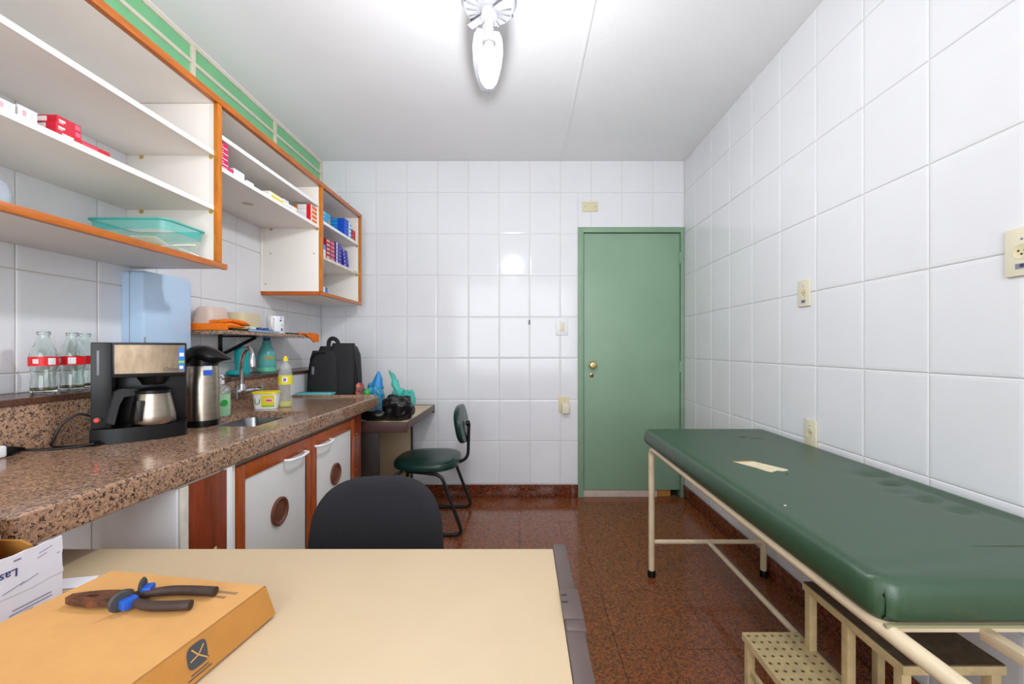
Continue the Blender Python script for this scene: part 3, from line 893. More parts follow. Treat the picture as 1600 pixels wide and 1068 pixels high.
def cab_door(y0, y1, hy):
    fr = MB()
    z0_, z1_, wv = 0.095, 0.818, 0.042
    fr.box(XC, XC + 0.018, y0, y0 + wv, z0_, z1_, 0.002)
    fr.box(XC, XC + 0.018, y1 - wv, y1, z0_, z1_, 0.002)
    fr.box(XC, XC + 0.018, y0 + wv, y1 - wv, z1_ - 0.05, z1_, 0.002)
    fr.box(XC, XC + 0.018, y0 + wv, y1 - wv, z0_, z0_ + 0.05, 0.002)
    d = obj('door', fr, mat('orange_brown_wood', '#a04812', 0.36, var=0.25, vscale=10, stretch=(6, 6, 1), coat=0.25), bc)
    panel('door_panel', XC + 0.002, XC + 0.013, y0 + wv, y1 - wv, z0_ + 0.05, z1_ - 0.05, M_door, d)
    zc = 0.768
    pth = fillet([(XC + 0.012, hy - 0.072, zc), (XC + 0.04, hy - 0.066, zc), (XC + 0.042, hy, zc - 0.006), (XC + 0.04, hy + 0.066, zc), (XC + 0.012, hy + 0.072, zc)], 0.012)
    obj('handle', MB().tube(pth, 0.0055, 8), M_white, d)
    ym = (y0 + y1) / 2 + 0.005
    M = frame((XC + 0.013, ym, 0.585), (0, 1, 0), (0, 0, 1)) @ Matrix.Scale(1.12, 4)
    obj('vent_ring', MB().lathe([(0.030, 0), (0.047, 0), (0.047, 0.006), (0.042, 0.009), (0.036, 0.007), (0.033, 0.002), (0.030, 0)], seg=28, M=M), M_vent, d)
    obj('vent_disc', MB().lathe([(0, 0.004), (0.034, 0.003), (0.034, 0), (0, 0)], seg=28, M=M), M_vent, d)
cab_door(BY0, BYM - 0.002, 1.655)
cab_door(BYM + 0.002, BY1, 1.885)
fp = thing('filler_panel', 'worn red-brown wooden filler panel left of the cabinet doors', 'wood panel', (XC, 1.19, 0))
panel('panel', -0.9115, -0.9055, 1.116, 1.256, 0.0005, 0.829, M_woodd, fp)
for (y, z, s) in ((1.21, 0.61, 0.008), (1.207, 0.598, 0.006), (1.155, 0.597, 0.004), (1.178, 0.595, 0.003)):
    obj('chipped_spot', MB().lathe([(0, 0), (s, 0), (s * .7, 0.0012), (0, 0.0012)], seg=7, M=frame((-0.9057, y, z), (0, 1, 0), (0, 0, 1))), mat('bare_chip', '#c9ad86', 0.8), fp)
panel('plaster_edge', -0.9115, -0.9065, 1.0885, 1.1155, 0.0005, 0.829, mat('rough_plaster', '#cfc9bd', 0.9, var=0.1, vscale=30), fp, 0.003)
fq = thing('filler_panel', 'narrow red-brown wooden post between the cabinet and the far desk', 'wood panel', (XC, 2.3, 0))
panel('panel', XC - 0.03, XC + 0.004, 2.243, 2.365, 0.0005, 0.834, M_woodd, fq)
for z in (0.72, 0.52, 0.3):
    obj('screw', MB().lathe([(0, 0), (0.006, 0), (0.004, 0.003), (0, 0.003)], seg=8, M=frame((XC + 0.004, 2.30, z), (0, 1, 0), (0, 0, 1))), M_brass, fq)

# ------------------------------------------------------------------ things on the worktop
# coffee maker (turned towards the room)
ca = math.radians(38)
cmk = thing('coffee_maker', 'black and steel drip coffee maker on the granite worktop', 'coffee maker', (-1.34, 1.27, CZ + 0.001), ca)
# local: x along the front (0..0.232), -y is the front, +y the back
obj('base', MB().loft([[(p[0], p[1], z) for p in ([(0.0, 0.115), (0.0, -0.002)] + [(0.05 + 0.182 * math.sin(PI / 2 * q / 10), -0.022 + 0.05 * (1 - math.cos(PI / 2 * q / 10))) for q in range(11)] + [(0.232, 0.115)])] for z in (0.0, 0.046)]), M_black, cmk, local=True)
obj('column', MB().box(0.002, 0.05, 0.0, 0.118, 0.046, 0.318, 0.004), M_black, cmk, local=True)
obj('back_wall', MB().box(0.05, 0.23, 0.088, 0.118, 0.046, 0.318, 0.003), M_black, cmk, local=True)
hd = obj('brew_head', MB().box(0.05, 0.231, -0.004, 0.09, 0.205, 0.318, 0.004), M_black, cmk, local=True)
def arcpanel(x0, x1, z0, z1, bulge, y, th, n=8):
    rs = []
    for k in range(n + 1):
        u = k / n
        x = x0 + (x1 - x0) * u
        yy = y - bulge * math.sin(PI * u)
        rs.append([(x, yy, z0), (x, yy - th, z0), (x, yy - th, z1), (x, yy, z1)])
    return MB().loft(rs)
obj('steel_panel', arcpanel(0.056, 0.228, 0.218, 0.310, 0.006, -0.003, 0.003), mat('tinted_steel', '#7d6d5b', 0.38, metal=1.0, var=0.2, vscale=16, stretch=(3, 3, 1)), hd, local=True)
obj('sticker', MB().box(0.212, 0.2275, -0.0105, -0.0075, 0.226, 0.303), cm('1f6fc4'), hd, local=True, smooth=False)
obj('sticker_stripe', MB().box(0.212, 0.2275, -0.0110, -0.0100, 0.250, 0.257), M_lime, hd, local=True, smooth=False)
obj('sticker_print', MB().box(0.2145, 0.2255, -0.0110, -0.0100, 0.272, 0.284), cm('dfe8f4'), hd, local=True, smooth=False)
obj('sticker_print', MB().box(0.2145, 0.2240, -0.0110, -0.0100, 0.230, 0.240), cm('dfe8f4'), hd, local=True, smooth=False)
text('brand_print', 'Oster', 0.018, wmat(cmk) @ frame((0.192, -0.0105, 0.229), (1, 0, 0), (0, 0, 1)), M_ink, hd, shear=0.35)
obj('water_gauge', MB().box(0.016, 0.022, -0.0018, 0.002, 0.215, 0.292, 0.0008), M_gaug, cmk, local=True)
obj('switch', MB().lathe([(0, 0), (0.011, 0), (0.010, 0.004), (0, 0.005)], seg=16, M=frame((0.018, -0.0005, 0.075), (1, 0, 0), (0, 0, 1))), M_black, cmk, local=True)
obj('switch_light', MB().lathe([(0, 0.0045), (0.006, 0.0045), (0.005, 0.0075), (0, 0.008)], seg=12, M=frame((0.016, -0.0005, 0.075), (1, 0, 0), (0, 0, 1))), M_redled, cmk, local=True)
cxy = (0.145, 0.036, 0.049)
obj('filter_basket', MB().lathe([(0.0, 0), (0.028, 0), (0.045, 0.03), (0, 0.03)], (0.145, 0.036, 0.178), 24), M_black, cmk, local=True)
cf = obj('carafe', MB().lathe([(0, 0), (0.056, 0), (0.060, 0.006), (0.058, 0.03), (0.051, 0.07), (0.046, 0.095), (0.046, 0.10), (0, 0.10)], cxy, 32), M_steel, cmk, local=True)
obj('carafe_lid', MB().lathe([(0, 0), (0.047, 0), (0.047, 0.010), (0.03, 0.018), (0, 0.018)], (cxy[0], cxy[1], 0.1495), 28), M_black, cf, local=True)
obj('carafe_foot', MB().lathe([(0, 0), (0.054, 0), (0.056, 0.004), (0, 0.004)], (cxy[0], cxy[1], 0.0462), 28), M_black, cf, local=True)
hp = fillet([(0.112, 0.002, 0.152), (0.062, -0.030, 0.152), (0.056, -0.036, 0.142), (0.048, -0.040, 0.062)], 0.012)
hdv = Vector((-0.86, -0.5, 0)).normalized()
hmb = MB()
hmb.prism([(0.038, 0.166), (0.080, 0.169), (0.096, 0.160), (0.116, 0.066), (0.098, 0.056), (0.085, 0.118), (0.074, 0.142), (0.038, 0.147)], 0.018,
          M=frame((0.145 - hdv.y * -0.009, 0.036 + hdv.x * -0.009, 0.0), hdv, (0, 0, 1)))
obj('handle', hmb, mat('dark_grey_handle', '#343437', 0.45), cf, local=True, smooth=False)
obj('level_window', MB().box(0.108, 0.124, -0.0195, -0.010, 0.062, 0.13, 0.003, M=Matrix.Translation((0, 0, 0))), M_black, cf, local=True)
obj('paddle_stick', MB().box(0.118, 0.1235, 0.07, 0.076, 0.318, 0.338), M_gaug, hd, local=True)
# its cord and the plug
cd = thing('power_cord', 'black power cord looping from the coffee maker along the worktop', 'cord', (-1.40, 1.26, CZ))
zc = CZ + 0.0042
pts = [(-1.372, 1.302, 0.985), (-1.40, 1.292, 0.992), (-1.428, 1.272, 0.965), (-1.432, 1.255, 0.925), (-1.422, 1.24, zc + 0.002), (-1.39, 1.235, zc), (-1.34, 1.25, zc), (-1.30, 1.262, zc)]
def smoothp(p, n=6):
    P = [Vector(q) for q in p]
    out = []
    for i in range(len(P) - 1):
        a, b, c, d = P[max(i - 1, 0)], P[i], P[i + 1], P[min(i + 2, len(P) - 1)]
        for k in range(n):
            t_ = k / n
            out.append(0.5 * ((2 * b) + (c - a) * t_ + (2 * a - 5 * b + 4 * c - d) * t_ ** 2 + (3 * b - a - 3 * c + d) * t_ ** 3))
    out.append(P[-1])
    return out
obj('cable', MB().tube(smoothp(pts), 0.0035, 6), M_black, cd)
obj('cable', MB().tube(smoothp([(-1.31, 1.256, zc + 0.006), (-1.36, 1.228, zc), (-1.40, 1.205, zc), (-1.425, 1.185, zc + 0.003), (-1.432, 1.172, zc + 0.006)]), 0.0035, 6), M_black, cd)
obj('plug', MB().tube([(-1.430, 1.178, 0.912), (-1.432, 1.165, 0.913), (-1.434, 1.15, 0.914), (-1.435, 1.135, 0.914)], [0.005, 0.009, 0.0125, 0.013], 10), M_black, cd)
tag(obj('plug_adapter', MB().box(-1.446, -1.418, 1.092, 1.132, CZ + 0.0006, CZ + 0.034, 0.008, 3), M_white), 'white plug adapter on the worktop at the left edge of the photo', 'adapter')

# thermos
th = thing('thermos', 'steel pump thermos with black lid right behind the coffee maker', 'thermos', (-1.245, 1.60, CZ + 0.0008))
c0 = (-1.245, 1.60, CZ + 0.0008)
obj('foot', MB().lathe([(0, 0), (0.052, 0), (0.053, 0.012), (0.053, 0.024), (0, 0.024)], c0, 28), M_black, th)
bd = obj('steel_body', MB().lathe([(0, 0.024), (0.052, 0.024), (0.052, 0.16), (0.050, 0.175), (0.050, 0.226), (0.047, 0.232), (0, 0.232)], c0, 32), M_steel, th)
hd_ = MB()
hx = Vector((0.75, 0.05, 0)).normalized()
rs = []
for u, wd, zl, zh in ((-0.058, 0.02, 0.218, 0.275), (-0.046, 0.042, 0.222, 0.302), (-0.02, 0.051, 0.226, 0.313), (0.015, 0.050, 0.226, 0.311), (0.045, 0.040, 0.238, 0.297), (0.075, 0.026, 0.250, 0.278), (0.098, 0.012, 0.254, 0.263)):
    n = 12
    ring = []
    for k in range(n):
        a = 2 * PI * k / n
        ring.append((u, wd * math.cos(a), (zl + zh) / 2 + (zh - zl) / 2 * math.sin(a)))
    rs.append(ring)
obj('pump_lid', MB().loft(rs, M=frame(c0, hx, (-hx.y, hx.x, 0))), M_black, th)
obj('lid_collar', MB().lathe([(0, 0.2322), (0.0485, 0.2322), (0.0485, 0.272), (0, 0.272)], c0, 28), M_black, th)
obj('sticker', MB().lathe([(0.0505, 0.195), (0.0508, 0.195), (0.0508, 0.217), (0.0505, 0.217)], c0, 32), cm('2358c8'), bd)
st = bd.children[0]
# keep only a patch of the sticker
def arc_patch(c, r, a0, a1, z0, z1, n=6, th=0.0008):
    rs = []
    for k in range(n + 1):
        a = a0 + (a1 - a0) * k / n
        rs.append([(c[0] + q * math.cos(a), c[1] + q * math.sin(a), c[2] + z) for q, z in ((r, z0), (r + th, z0), (r + th, z1), (r, z1))])
    return MB().loft(rs)
bpy.data.objects.remove(st)
A = math.radians
obj('sticker', arc_patch(c0, 0.0502, A(-52), A(-20), 0.196, 0.216), cm('2358c8'), bd)
obj('sticker', arc_patch(c0, 0.0502, A(-52), A(-20), 0.2165, 0.232), cm('dfe4ee'), bd)

# soap bottle
sp = thing('soap_bottle', 'clear pump bottle of pale green soap beside the thermos', 'soap bottle', (-1.345, 1.825, CZ))
c0 = (-1.345, 1.825, CZ + 0.0008)
obj('soap_fill', MB().lathe([(0, 0), (0.036, 0), (0.039, 0.006), (0.039, 0.095), (0, 0.095)], c0, 24), M_soap, sp)
obj('bottle_wall', MB().lathe([(0.0395, 0.0955), (0.0395, 0.118), (0.03, 0.132), (0.014, 0.138), (0.014, 0.146)], c0, 24), mat('clear_plastic', '#dfe8e6', 0.1, alpha=0.22), sp)
pm = obj('pump', MB().lathe([(0, 0.142), (0.016, 0.142), (0.016, 0.158), (0.006, 0.16), (0.006, 0.172), (0.012, 0.173), (0.012, 0.182), (0, 0.183)], c0, 16), M_white, sp)
obj('nozzle', MB().tube([(c0[0], c0[1], c0[2] + 0.177), (c0[0] + 0.02, c0[1] - 0.014, c0[2] + 0.176), (c0[0] + 0.03, c0[1] - 0.02, c0[2] + 0.170)], 0.0045, 8), M_white, pm)
obj('round_label', MB().lathe([(0, 0), (0.014, 0), (0.014, 0.0008), (0, 0.0008)], seg=18, M=frame((c0[0] + 0.034, c0[1] - 0.0205, c0[2] + 0.06), (0.52, 0.85, 0), (0, 0, 1))), M_grn, sp)

# faucet on the backsplash
fa = thing('faucet', 'chrome gooseneck kitchen faucet mounted on the granite backsplash', 'faucet', (XF + 0.004, 2.06, 0.985))
xw = XF + 0.004
obj('body', MB().tube([(xw + 0.035, 1.985, 0.985), (xw + 0.035, 2.175, 0.985)], 0.012, 12), M_chrome, fa)
for y in (2.0, 2.13):
    obj('wall_mount', MB().lathe([(0, 0), (0.024, 0), (0.022, 0.006), (0.012, 0.012), (0.012, 0.035), (0, 0.035)], seg=18, M=frame((xw, y, 0.985), (0, 1, 0), (0, 0, 1))), M_chrome, fa)
nk = obj('neck', MB().tube(smoothp([(xw + 0.035, 2.06, 0.985), (xw + 0.036, 2.058, 1.06), (xw + 0.042, 2.05, 1.12), (xw + 0.07, 2.03, 1.18), (xw + 0.115, 1.995, 1.202), (xw + 0.15, 1.965, 1.178), (xw + 0.158, 1.955, 1.15)], 6), 0.0095, 12), M_chrome, fa)
obj('collar', MB().lathe([(0, -0.014), (0.018, -0.014), (0.02, 0), (0.016, 0.03), (0, 0.03)], (xw + 0.035, 2.06, 0.992), 16), M_chrome, fa)
obj('spout_tip', MB().tube([(xw + 0.1575, 1.956, 1.158), (xw + 0.159, 1.954, 1.14), (xw + 0.161, 1.952, 1.112)], [0.011, 0.014, 0.013], 14), M_chrome, nk)
for y in (1.985, 2.178):
    hd2 = obj('tap_handle', MB().tube([(xw + 0.035, y, 0.985), (xw + 0.062, y, 0.985)], 0.011, 10), M_chrome, fa)
    obj('lever', MB().tube([(xw + 0.062, y, 0.955), (xw + 0.062, y, 1.022)], 0.0055, 8), M_chrome, hd2)

# margarine tub, detergent
tb = thing('margarine_tub', 'white and yellow margarine tub by the sink below the faucet', 'tub', (-1.285, 2.06, CZ))
c0 = Vector((-1.285, 2.06, CZ + 0.0008))
Mt = Matrix.Translation(c0) @ Matrix.Rotation(A(12), 4, 'Z')
tw, td = 0.054, 0.036
bdy = obj('tub_body', MB().loft([rrect(-tw + .006, tw - .006, -td + .006, td - .006, 0, 0.014), rrect(-tw, tw, -td, td, 0.074, 0.016)], M=Mt), M_white, tb)
obj('tub_lid', MB().loft([rrect(-tw - .003, tw + .003, -td - .003, td + .003, 0.0742, 0.016), rrect(-tw - .003, tw + .003, -td - .003, td + .003, 0.084, 0.016), rrect(-tw + .004, tw - .004, -td + .004, td - .004, 0.086, 0.014)], M=Mt), M_yel, tb)
yf = lambda z: -(td - 0.006 + 0.006 * z / 0.074)
def tubprint(name, x0, x1, z0, z1, m, e=0.0012):
    obj(name, MB().loft([[(x0, yf(z0) - e, z0), (x1, yf(z0) - e, z0), (x1, yf(z0) + e, z0), (x0, yf(z0) + e, z0)], [(x0, yf(z1) - e, z1), (x1, yf(z1) - e, z1), (x1, yf(z1) + e, z1), (x0, yf(z1) + e, z1)]], M=Mt), m, bdy, smooth=False)
tubprint('print', -0.012, 0.046, 0.012, 0.068, M_yel)
tubprint('print', -0.010, 0.046, 0.010, 0.018, M_lime, 0.0016)
tubprint('print', 0.006, 0.040, 0.034, 0.052, mat('pink_white_print', '#f0c8d4', 0.5), 0.0016)
tubprint('print', 0.010, 0.036, 0.038, 0.046, M_pink, 0.002)
text('letter_print', 'U', 0.04, Mt @ frame((-0.029, yf(0.036) - 0.0008, 0.036), (1, 0, 0), (0, 0, 1)), M_grn, bdy)
dt = thing('detergent_bottle', 'clear dish detergent bottle with yellow cap and label by the worktop corner', 'bottle', (-1.225, 2.12, CZ))
c0 = (-1.225, 2.12, CZ + 0.0008)
obj('bottle_wall', MB().lathe([(0, 0), (0.030, 0), (0.033, 0.005), (0.033, 0.13), (0.033, 0.165), (0.022, 0.21), (0.011, 0.228), (0.011, 0.236)], c0, 24), mat('clear_plastic', '#dfe8e6', 0.1, alpha=0.22), dt)
obj('detergent_fill', MB().lathe([(0, 0.002), (0.029, 0.002), (0.031, 0.006), (0.031, 0.028), (0, 0.028)], c0, 20), mat('yellow_detergent', '#d3cf2a', 0.1, alpha=0.75), dt)
obj('label_band', MB().lathe([(0.0333, 0.115), (0.0338, 0.115), (0.0338, 0.16), (0.0333, 0.16)], c0, 24), mat('yellow_label', '#d9d02c', 0.4), dt)
obj('label_print', arc_patch(c0, 0.0336, A(-85), A(-45), 0.128, 0.152), cm('e8e6f0'), dt)
obj('label_print', arc_patch(c0, 0.0342, A(-75), A(-55), 0.132, 0.148), cm('7a4fb0'), dt)
obj('cap', MB().lathe([(0, 0.234), (0.013, 0.234), (0.012, 0.25), (0.007, 0.252), (0.007, 0.26), (0, 0.26)], c0, 14), M_yel, dt)

# ------------------------------------------------------------------ things on the ledge
LZ = 1.0565
def soda(label, x, y, rot):
    t = thing('glass_bottle', label, 'glass bottle', (x, y, LZ), 0, 'empty glass soda bottles on the ledge')
    c = (x, y, LZ)
    outer = [(0.024, 0), (0.029, 0.004), (0.030, 0.02), (0.027, 0.05), (0.028, 0.07), (0.0325, 0.09), (0.0325, 0.115), (0.027, 0.14), (0.017, 0.165), (0.0135, 0.18), (0.0135, 0.186), (0.0155, 0.188), (0.0155, 0.196), (0.013, 0.198)]
    inner = [(r - 0.0028, z) for r, z in outer if 0.004 < z < 0.196][::-1]
    obj('glass', MB().lathe([(0, 0.0006)] + outer + [(0.0105, 0.197)] + inner + [(0.02, 0.010), (0, 0.009)], c, 24), M_glass, t)
    lb = obj('label_band', MB().lathe([(0.0329, 0.088), (0.0335, 0.088), (0.0335, 0.117), (0.0329, 0.117)], c, 28), M_red, t)
    obj('label_print', arc_patch(c, 0.0334, rot, rot + 0.55, 0.092, 0.113), cm('e9e6e8'), lb)
    obj('label_print', arc_patch(c, 0.0334, rot - 1.0, rot - 0.6, 0.096, 0.110), cm('f3d5d5'), lb)
    obj('leftover', MB().lathe([(0, 0.0105), (0.0245, 0.0105), (0.0255, 0.018), (0, 0.018)], c, 18), mat('amber_drops', '#8d7a24', 0.1, alpha=0.6), t)
soda('glass soda bottle with a red label, leftmost of the three on the ledge', -1.53, 1.312, A(-25))
soda('glass soda bottle with a red label, middle of the three, in front', -1.535, 1.400, A(-60))
soda('glass soda bottle with a red label, half hidden by the coffee maker', -1.575, 1.478, A(-120))
bx = thing('wall_dispenser', 'pale blue plastic box mounted on the tiles under the wall unit', 'dispenser', (-1.585, 1.786, 1.15))
def prof(z):
    return None
r_ = rrect(1.666, 1.912, 1.16, 1.518, 0, 0.02, 5)
rings = []
for x, ins in ((XL + 0.0035, 0.0), (-1.552, 0.0), (-1.543, 0.003), (-1.540, 0.010)):
    rings.append([(x, 1.789 + (p[0] - 1.789) * (1 - ins / 0.12), 1.339 + (p[1] - 1.339) * (1 - ins / 0.18)) for p in r_])
obj('housing', MB().loft(rings), M_pblue, bx)
obj('cover_seam', MB().box(-1.596, -1.594, 1.6655, 1.667, 1.165, 1.513), M_inkg, bx)
tl = thing('tumbler', 'teal plastic tumbler standing on the ledge behind the faucet', 'tumbler', (-1.55, 2.27, LZ))
obj('cup', MB().lathe([(0, 0.0005), (0.034, 0.0005), (0.039, 0.155), (0.037, 0.155), (0.032, 0.004), (0, 0.004)], (-1.55, 2.27, LZ), 24), M_teal, tl)
obj('base_ring', MB().lathe([(0.033, 0.0004), (0.0375, 0.0004), (0.0378, 0.012), (0.034, 0.012)], (-1.55, 2.27, LZ), 24), M_teal, tl)
tag(obj('sponge_dish', MB().blob((-1.50, 2.145, LZ + 0.0155), (0.038, 0.045, 0.015), (0.6, 0.8), 20, 10), mat('teal_sponge', '#1d9aa2', 0.8, bump=0.3, bscale=200)), 'small teal sponge on the ledge left of the tumbler', 'sponge')
bt = thing('spray_bottle', 'teal translucent cleaning bottle with navy cap on the ledge', 'bottle', (-1.54, 2.47, LZ))
c0 = (-1.54, 2.47, LZ + 0.0005)
obj('bottle_body', MB().lathe([(0, 0), (0.046, 0), (0.050, 0.006), (0.050, 0.09), (0.044, 0.12), (0.027, 0.158), (0.020, 0.19), (0, 0.19)], c0, 28), M_tealbot, bt)
obj('liquid_band', MB().lathe([(0.0502, 0.008), (0.0506, 0.008), (0.0506, 0.03), (0.0502, 0.03)], c0, 28), mat('green_liquid', '#69c49a', 0.3), bt)
cp = obj('cap', MB().lathe([(0, 0.190), (0.019, 0.190), (0.019, 0.207), (0, 0.207)], c0, 18), M_navycap, bt)
obj('label', arc_patch(c0, 0.0503, A(-70), A(-5), 0.078, 0.096), mat('khaki_label', '#a79b55', 0.5), bt)

# ------------------------------------------------------------------ little granite wall shelf with brackets
gs = thing('stone_shelf', 'small granite shelf on a black bracket above the sink', 'shelf', (-1.5, 2.38, 1.27))
obj('slab', MB().box(XW, -1.395, 1.95, 2.80, 1.268, 1.287, 0.003), M_count, gs)
for y in (2.205,):
    k = obj('bracket', MB().box(XW, XW + 0.006, y - 0.012, y + 0.012, 1.13, 1.2675).box(XW, -1.425, y - 0.012, y + 0.012, 1.2605, 1.2675), M_black, gs, smooth=False)
    obj('brace', MB().tube([(XW + 0.006, y, 1.165), (-1.435, y, 1.259)], 0.009, 6), M_black, k)
GZ = 1.2875
def cloth(label, pts, wd, z, thick, seed, name='cloth'):
    rnd = random.Random(seed)
    rs = []
    n = len(pts)
    for i, (x, y, dz, wf_) in enumerate(pts):
        ring = []
        for k in range(14):
            a = 2 * PI * k / 14
            ring.append((x + wd * wf_ * math.cos(a), y, z + dz + thick * (0.5 + 0.5 * math.sin(a)) * (1 + rnd.uniform(-.3, .3) * (math.sin(a) > 0))))
        rs.append(ring)
    return tag(obj(name, MB().loft(rs), M_orange), label, 'cloth', 'orange cloths on the stone shelf')
# dark tray, blue lid, boxes, mug
tag(obj('serving_tray', MB().loft([rrect(-1.61, -1.42, 2.0, 2.345, GZ + 0.0003, 0.02), rrect(-1.615, -1.412, 1.99, 2.35, GZ + 0.012, 0.02), rrect(-1.61, -1.417, 1.995, 2.345, GZ + 0.012, 0.02), rrect(-1.605, -1.424, 2.005, 2.335, GZ + 0.004, 0.02)]), M_olive), 'thin olive green tray under the containers on the stone shelf', 'tray')
tag(obj('blue_lid', MB().box(-1.411, -1.397, 2.11, 2.36, GZ + 0.0004, GZ + 0.009, 0.002), M_lblue), 'light blue flat lid at the front of the stone shelf', 'lid')
TZ = GZ + 0.0125
def tub(label, x0, x1, y0, y1, h, m, grp):
    mb = MB().loft([rrect(x0, x1, y0, y1, TZ + 0.0, 0.02), rrect(x0 + .004, x1 - .004, y0 + .006, y1 - .006, TZ + 0.012, 0.02), rrect(x0 + .012, x1 - .012, y0 + .018, y1 - .018, TZ + h - 0.01, 0.025), rrect(x0 + .02, x1 - .02, y0 + .026, y1 - .026, TZ + h, 0.02)], cap0=False)
    return tag(obj('plastic_container', mb, m), label, 'container', grp)
tub('pinkish plastic container upside down on the stone shelf', -1.612, -1.505, 1.978, 2.14, 0.105, M_pinkt, 'upturned containers on the stone shelf')
tub('amber plastic container upside down left of the mug', -1.605, -1.47, 2.15, 2.345, 0.092, M_yelt, 'upturned containers on the stone shelf')
for i, (x, y, r0, cl) in enumerate(((-1.45, 2.20, 0.018, 'd9d6cc'), (-1.452, 2.262, 0.014, '1d3f92'), (-1.45, 2.315, 0.015, '24418a'))):
    tag(obj('bottle_cap', MB().lathe([(0, 0), (r0, 0), (r0, 0.018), (r0 * .8, 0.022), (0, 0.022)], (x, y, TZ + 0.0003 - 0.008), 16), cm(cl)), ['pale lid lying on the tray of the stone shelf', 'navy cap left on the tray of the stone shelf', 'navy cap nearest the mug on the stone shelf'][i], 'cap', 'caps on the tray')
mg = thing('mug', 'white mug with small dark print on the stone shelf', 'mug', (-1.455, 2.425, GZ))
c0 = (-1.46, 2.425, GZ + 0.0005)
obj('mug_body', MB().lathe([(0, 0), (0.042, 0), (0.045, 0.006), (0.045, 0.10), (0.042, 0.10), (0.042, 0.008), (0, 0.008)], c0, 28), M_white, mg)
hdir = Vector((0.28, -0.96, 0)).normalized()
obj('handle', MB().tube(smoothp([tuple(Vector(c0) + hdir * d + Vector((0, 0, z))) for d, z in ((0.043, 0.085), (0.062, 0.084), (0.072, 0.066), (0.07, 0.04), (0.058, 0.02), (0.043, 0.016))]), 0.006, 8), M_white, mg)
for (a0, a1, z0_, z1_) in ((-30, -18, 0.07, 0.08), (-20, -8, 0.015, 0.03), (-25, -15, 0.088, 0.094), (-18, -10, 0.045, 0.05)):
    obj('print', arc_patch(c0, 0.0449, A(a0), A(a1), z0_, z1_), cm('2d3f86'), mg)
tag(obj('wood_spatula', MB().box(-1.44, -1.418, 2.49, 2.66, GZ + 0.0003, GZ + 0.008, 0.002), M_black), 'thin black utensil lying right of the mug', 'utensil')
def wedge(rows):
    """rows: (y, x0, x1, z0, z1) cross-sections along y"""
    rs = []
    for (y, x0, x1, z0, z1) in rows:
        m_ = (z0 + z1) / 2
        rs.append([(x0, y, z0), ((x0 + x1) / 2, y, z0), (x1 - 0.006, y, z0), (x1, y, m_), (x1 - 0.006, y, z1), (x1 - 0.04, y, z1 + 0.003), ((x0 + x1) / 2, y, z1 - 0.002), (x0, y, z1)])
    return MB().loft(rs)
oc = thing('cloth', 'folded orange cloth lying over the near end of the stone shelf', 'cloth', (-1.46, 2.03, GZ), 0, 'orange cloths on the stone shelf')
zt = GZ + 0.0125
obj('lower_fold', wedge([(1.953, -1.50, -1.402, zt, zt + .020), (1.975, -1.50, -1.398, zt, zt + .024), (2.01, -1.50, -1.40, zt, zt + .020), (2.05, -1.49, -1.402, zt + .002, zt + .014), (2.09, -1.48, -1.408, zt + .004, zt + .009)]), M_orange, oc)
obj('upper_fold', wedge([(1.955, -1.495, -1.405, zt + .0245, zt + .034), (1.99, -1.495, -1.402, zt + .0275, zt + .040), (2.03, -1.495, -1.406, zt + .0245, zt + .042), (2.07, -1.49, -1.408, zt + .020, zt + .040), (2.11, -1.48, -1.412, zt + .018, zt + .034), (2.145, -1.47, -1.42, zt + .016, zt + .024)]), M_orange, oc)
obj('front_fold', wedge([(1.9515, -1.60, -1.41, GZ + .001, zt + .016), (1.96, -1.61, -1.405, GZ + .001, zt + .022), (1.974, -1.60, -1.41, GZ + .002, zt + .018)]), M_orange, oc)
# the far orange cloth hangs over the front edge
oh = thing('cloth', 'orange cloth hanging over the far end of the stone shelf', 'cloth', (-1.41, 2.70, GZ), 0, 'orange cloths on the stone shelf')
obj('top_part', wedge([(2.60, -1.43, -1.400, GZ + .0005, GZ + .008), (2.64, -1.44, -1.394, GZ + .0005, GZ + .012), (2.70, -1.45, -1.388, GZ + .0005, GZ + .010), (2.76, -1.45, -1.386, GZ + .0005, GZ + .014), (2.797, -1.44, -1.388, GZ + .0005, GZ + .008)]), M_orange, oh)
obj('hanging_part', MB().prism([(2.62, 1.291), (2.66, 1.275), (2.70, 1.258), (2.735, 1.238), (2.76, 1.246), (2.795, 1.242), (2.798, 1.292), (2.71, 1.296)], 0.007, M=frame((-1.3935, 0, 0), (0, 1, 0), (0, 0, 1))), M_orange, oh, smooth=False)

# ------------------------------------------------------------------ near desk
DKZ = 0.75
def desk(label, x0, x1, y0, y1, axis, group):
    """caps of brown metal at both ends along axis"""
    t = thing('desk', label, 'desk', ((x0 + x1) / 2, (y0 + y1) / 2, 0), 0, group)
    return t
dk = desk('cream topped desk with brown metal end strips in the foreground', -1.12, 0.098, 0.32, 0.923, 'x', 'cream desks')
panel('desktop', -1.09, 0.0675, 0.32, 0.923, DKZ - 0.025, DKZ, M_desk, dk, 0.0015)
for (a, b) in ((0.068, 0.098), (-1.12, -1.0905)):
    st = obj('end_strip', MB().box(a, b, 0.30, 0.943, DKZ - 0.045, DKZ + 0.0015, 0.003), M_deskb, dk)
    if a > 0:
        obj('joint_clip', MB().box(a - 0.0005, b + 0.0035, 0.678, 0.76, DKZ - 0.03, DKZ + 0.006, 0.002), M_deskb, st)
        obj('joint_clip', MB().box(a + 0.002, b + 0.003, 0.652, 0.6785, DKZ - 0.03, DKZ + 0.004, 0.0015), M_deskb, st)
        for y in (0.72, 0.74):
            obj('slot', MB().box(a + 0.0005, a + 0.011, y - 0.002, y + 0.002, DKZ + 0.0055, DKZ + 0.0063), M_darkhole, st)
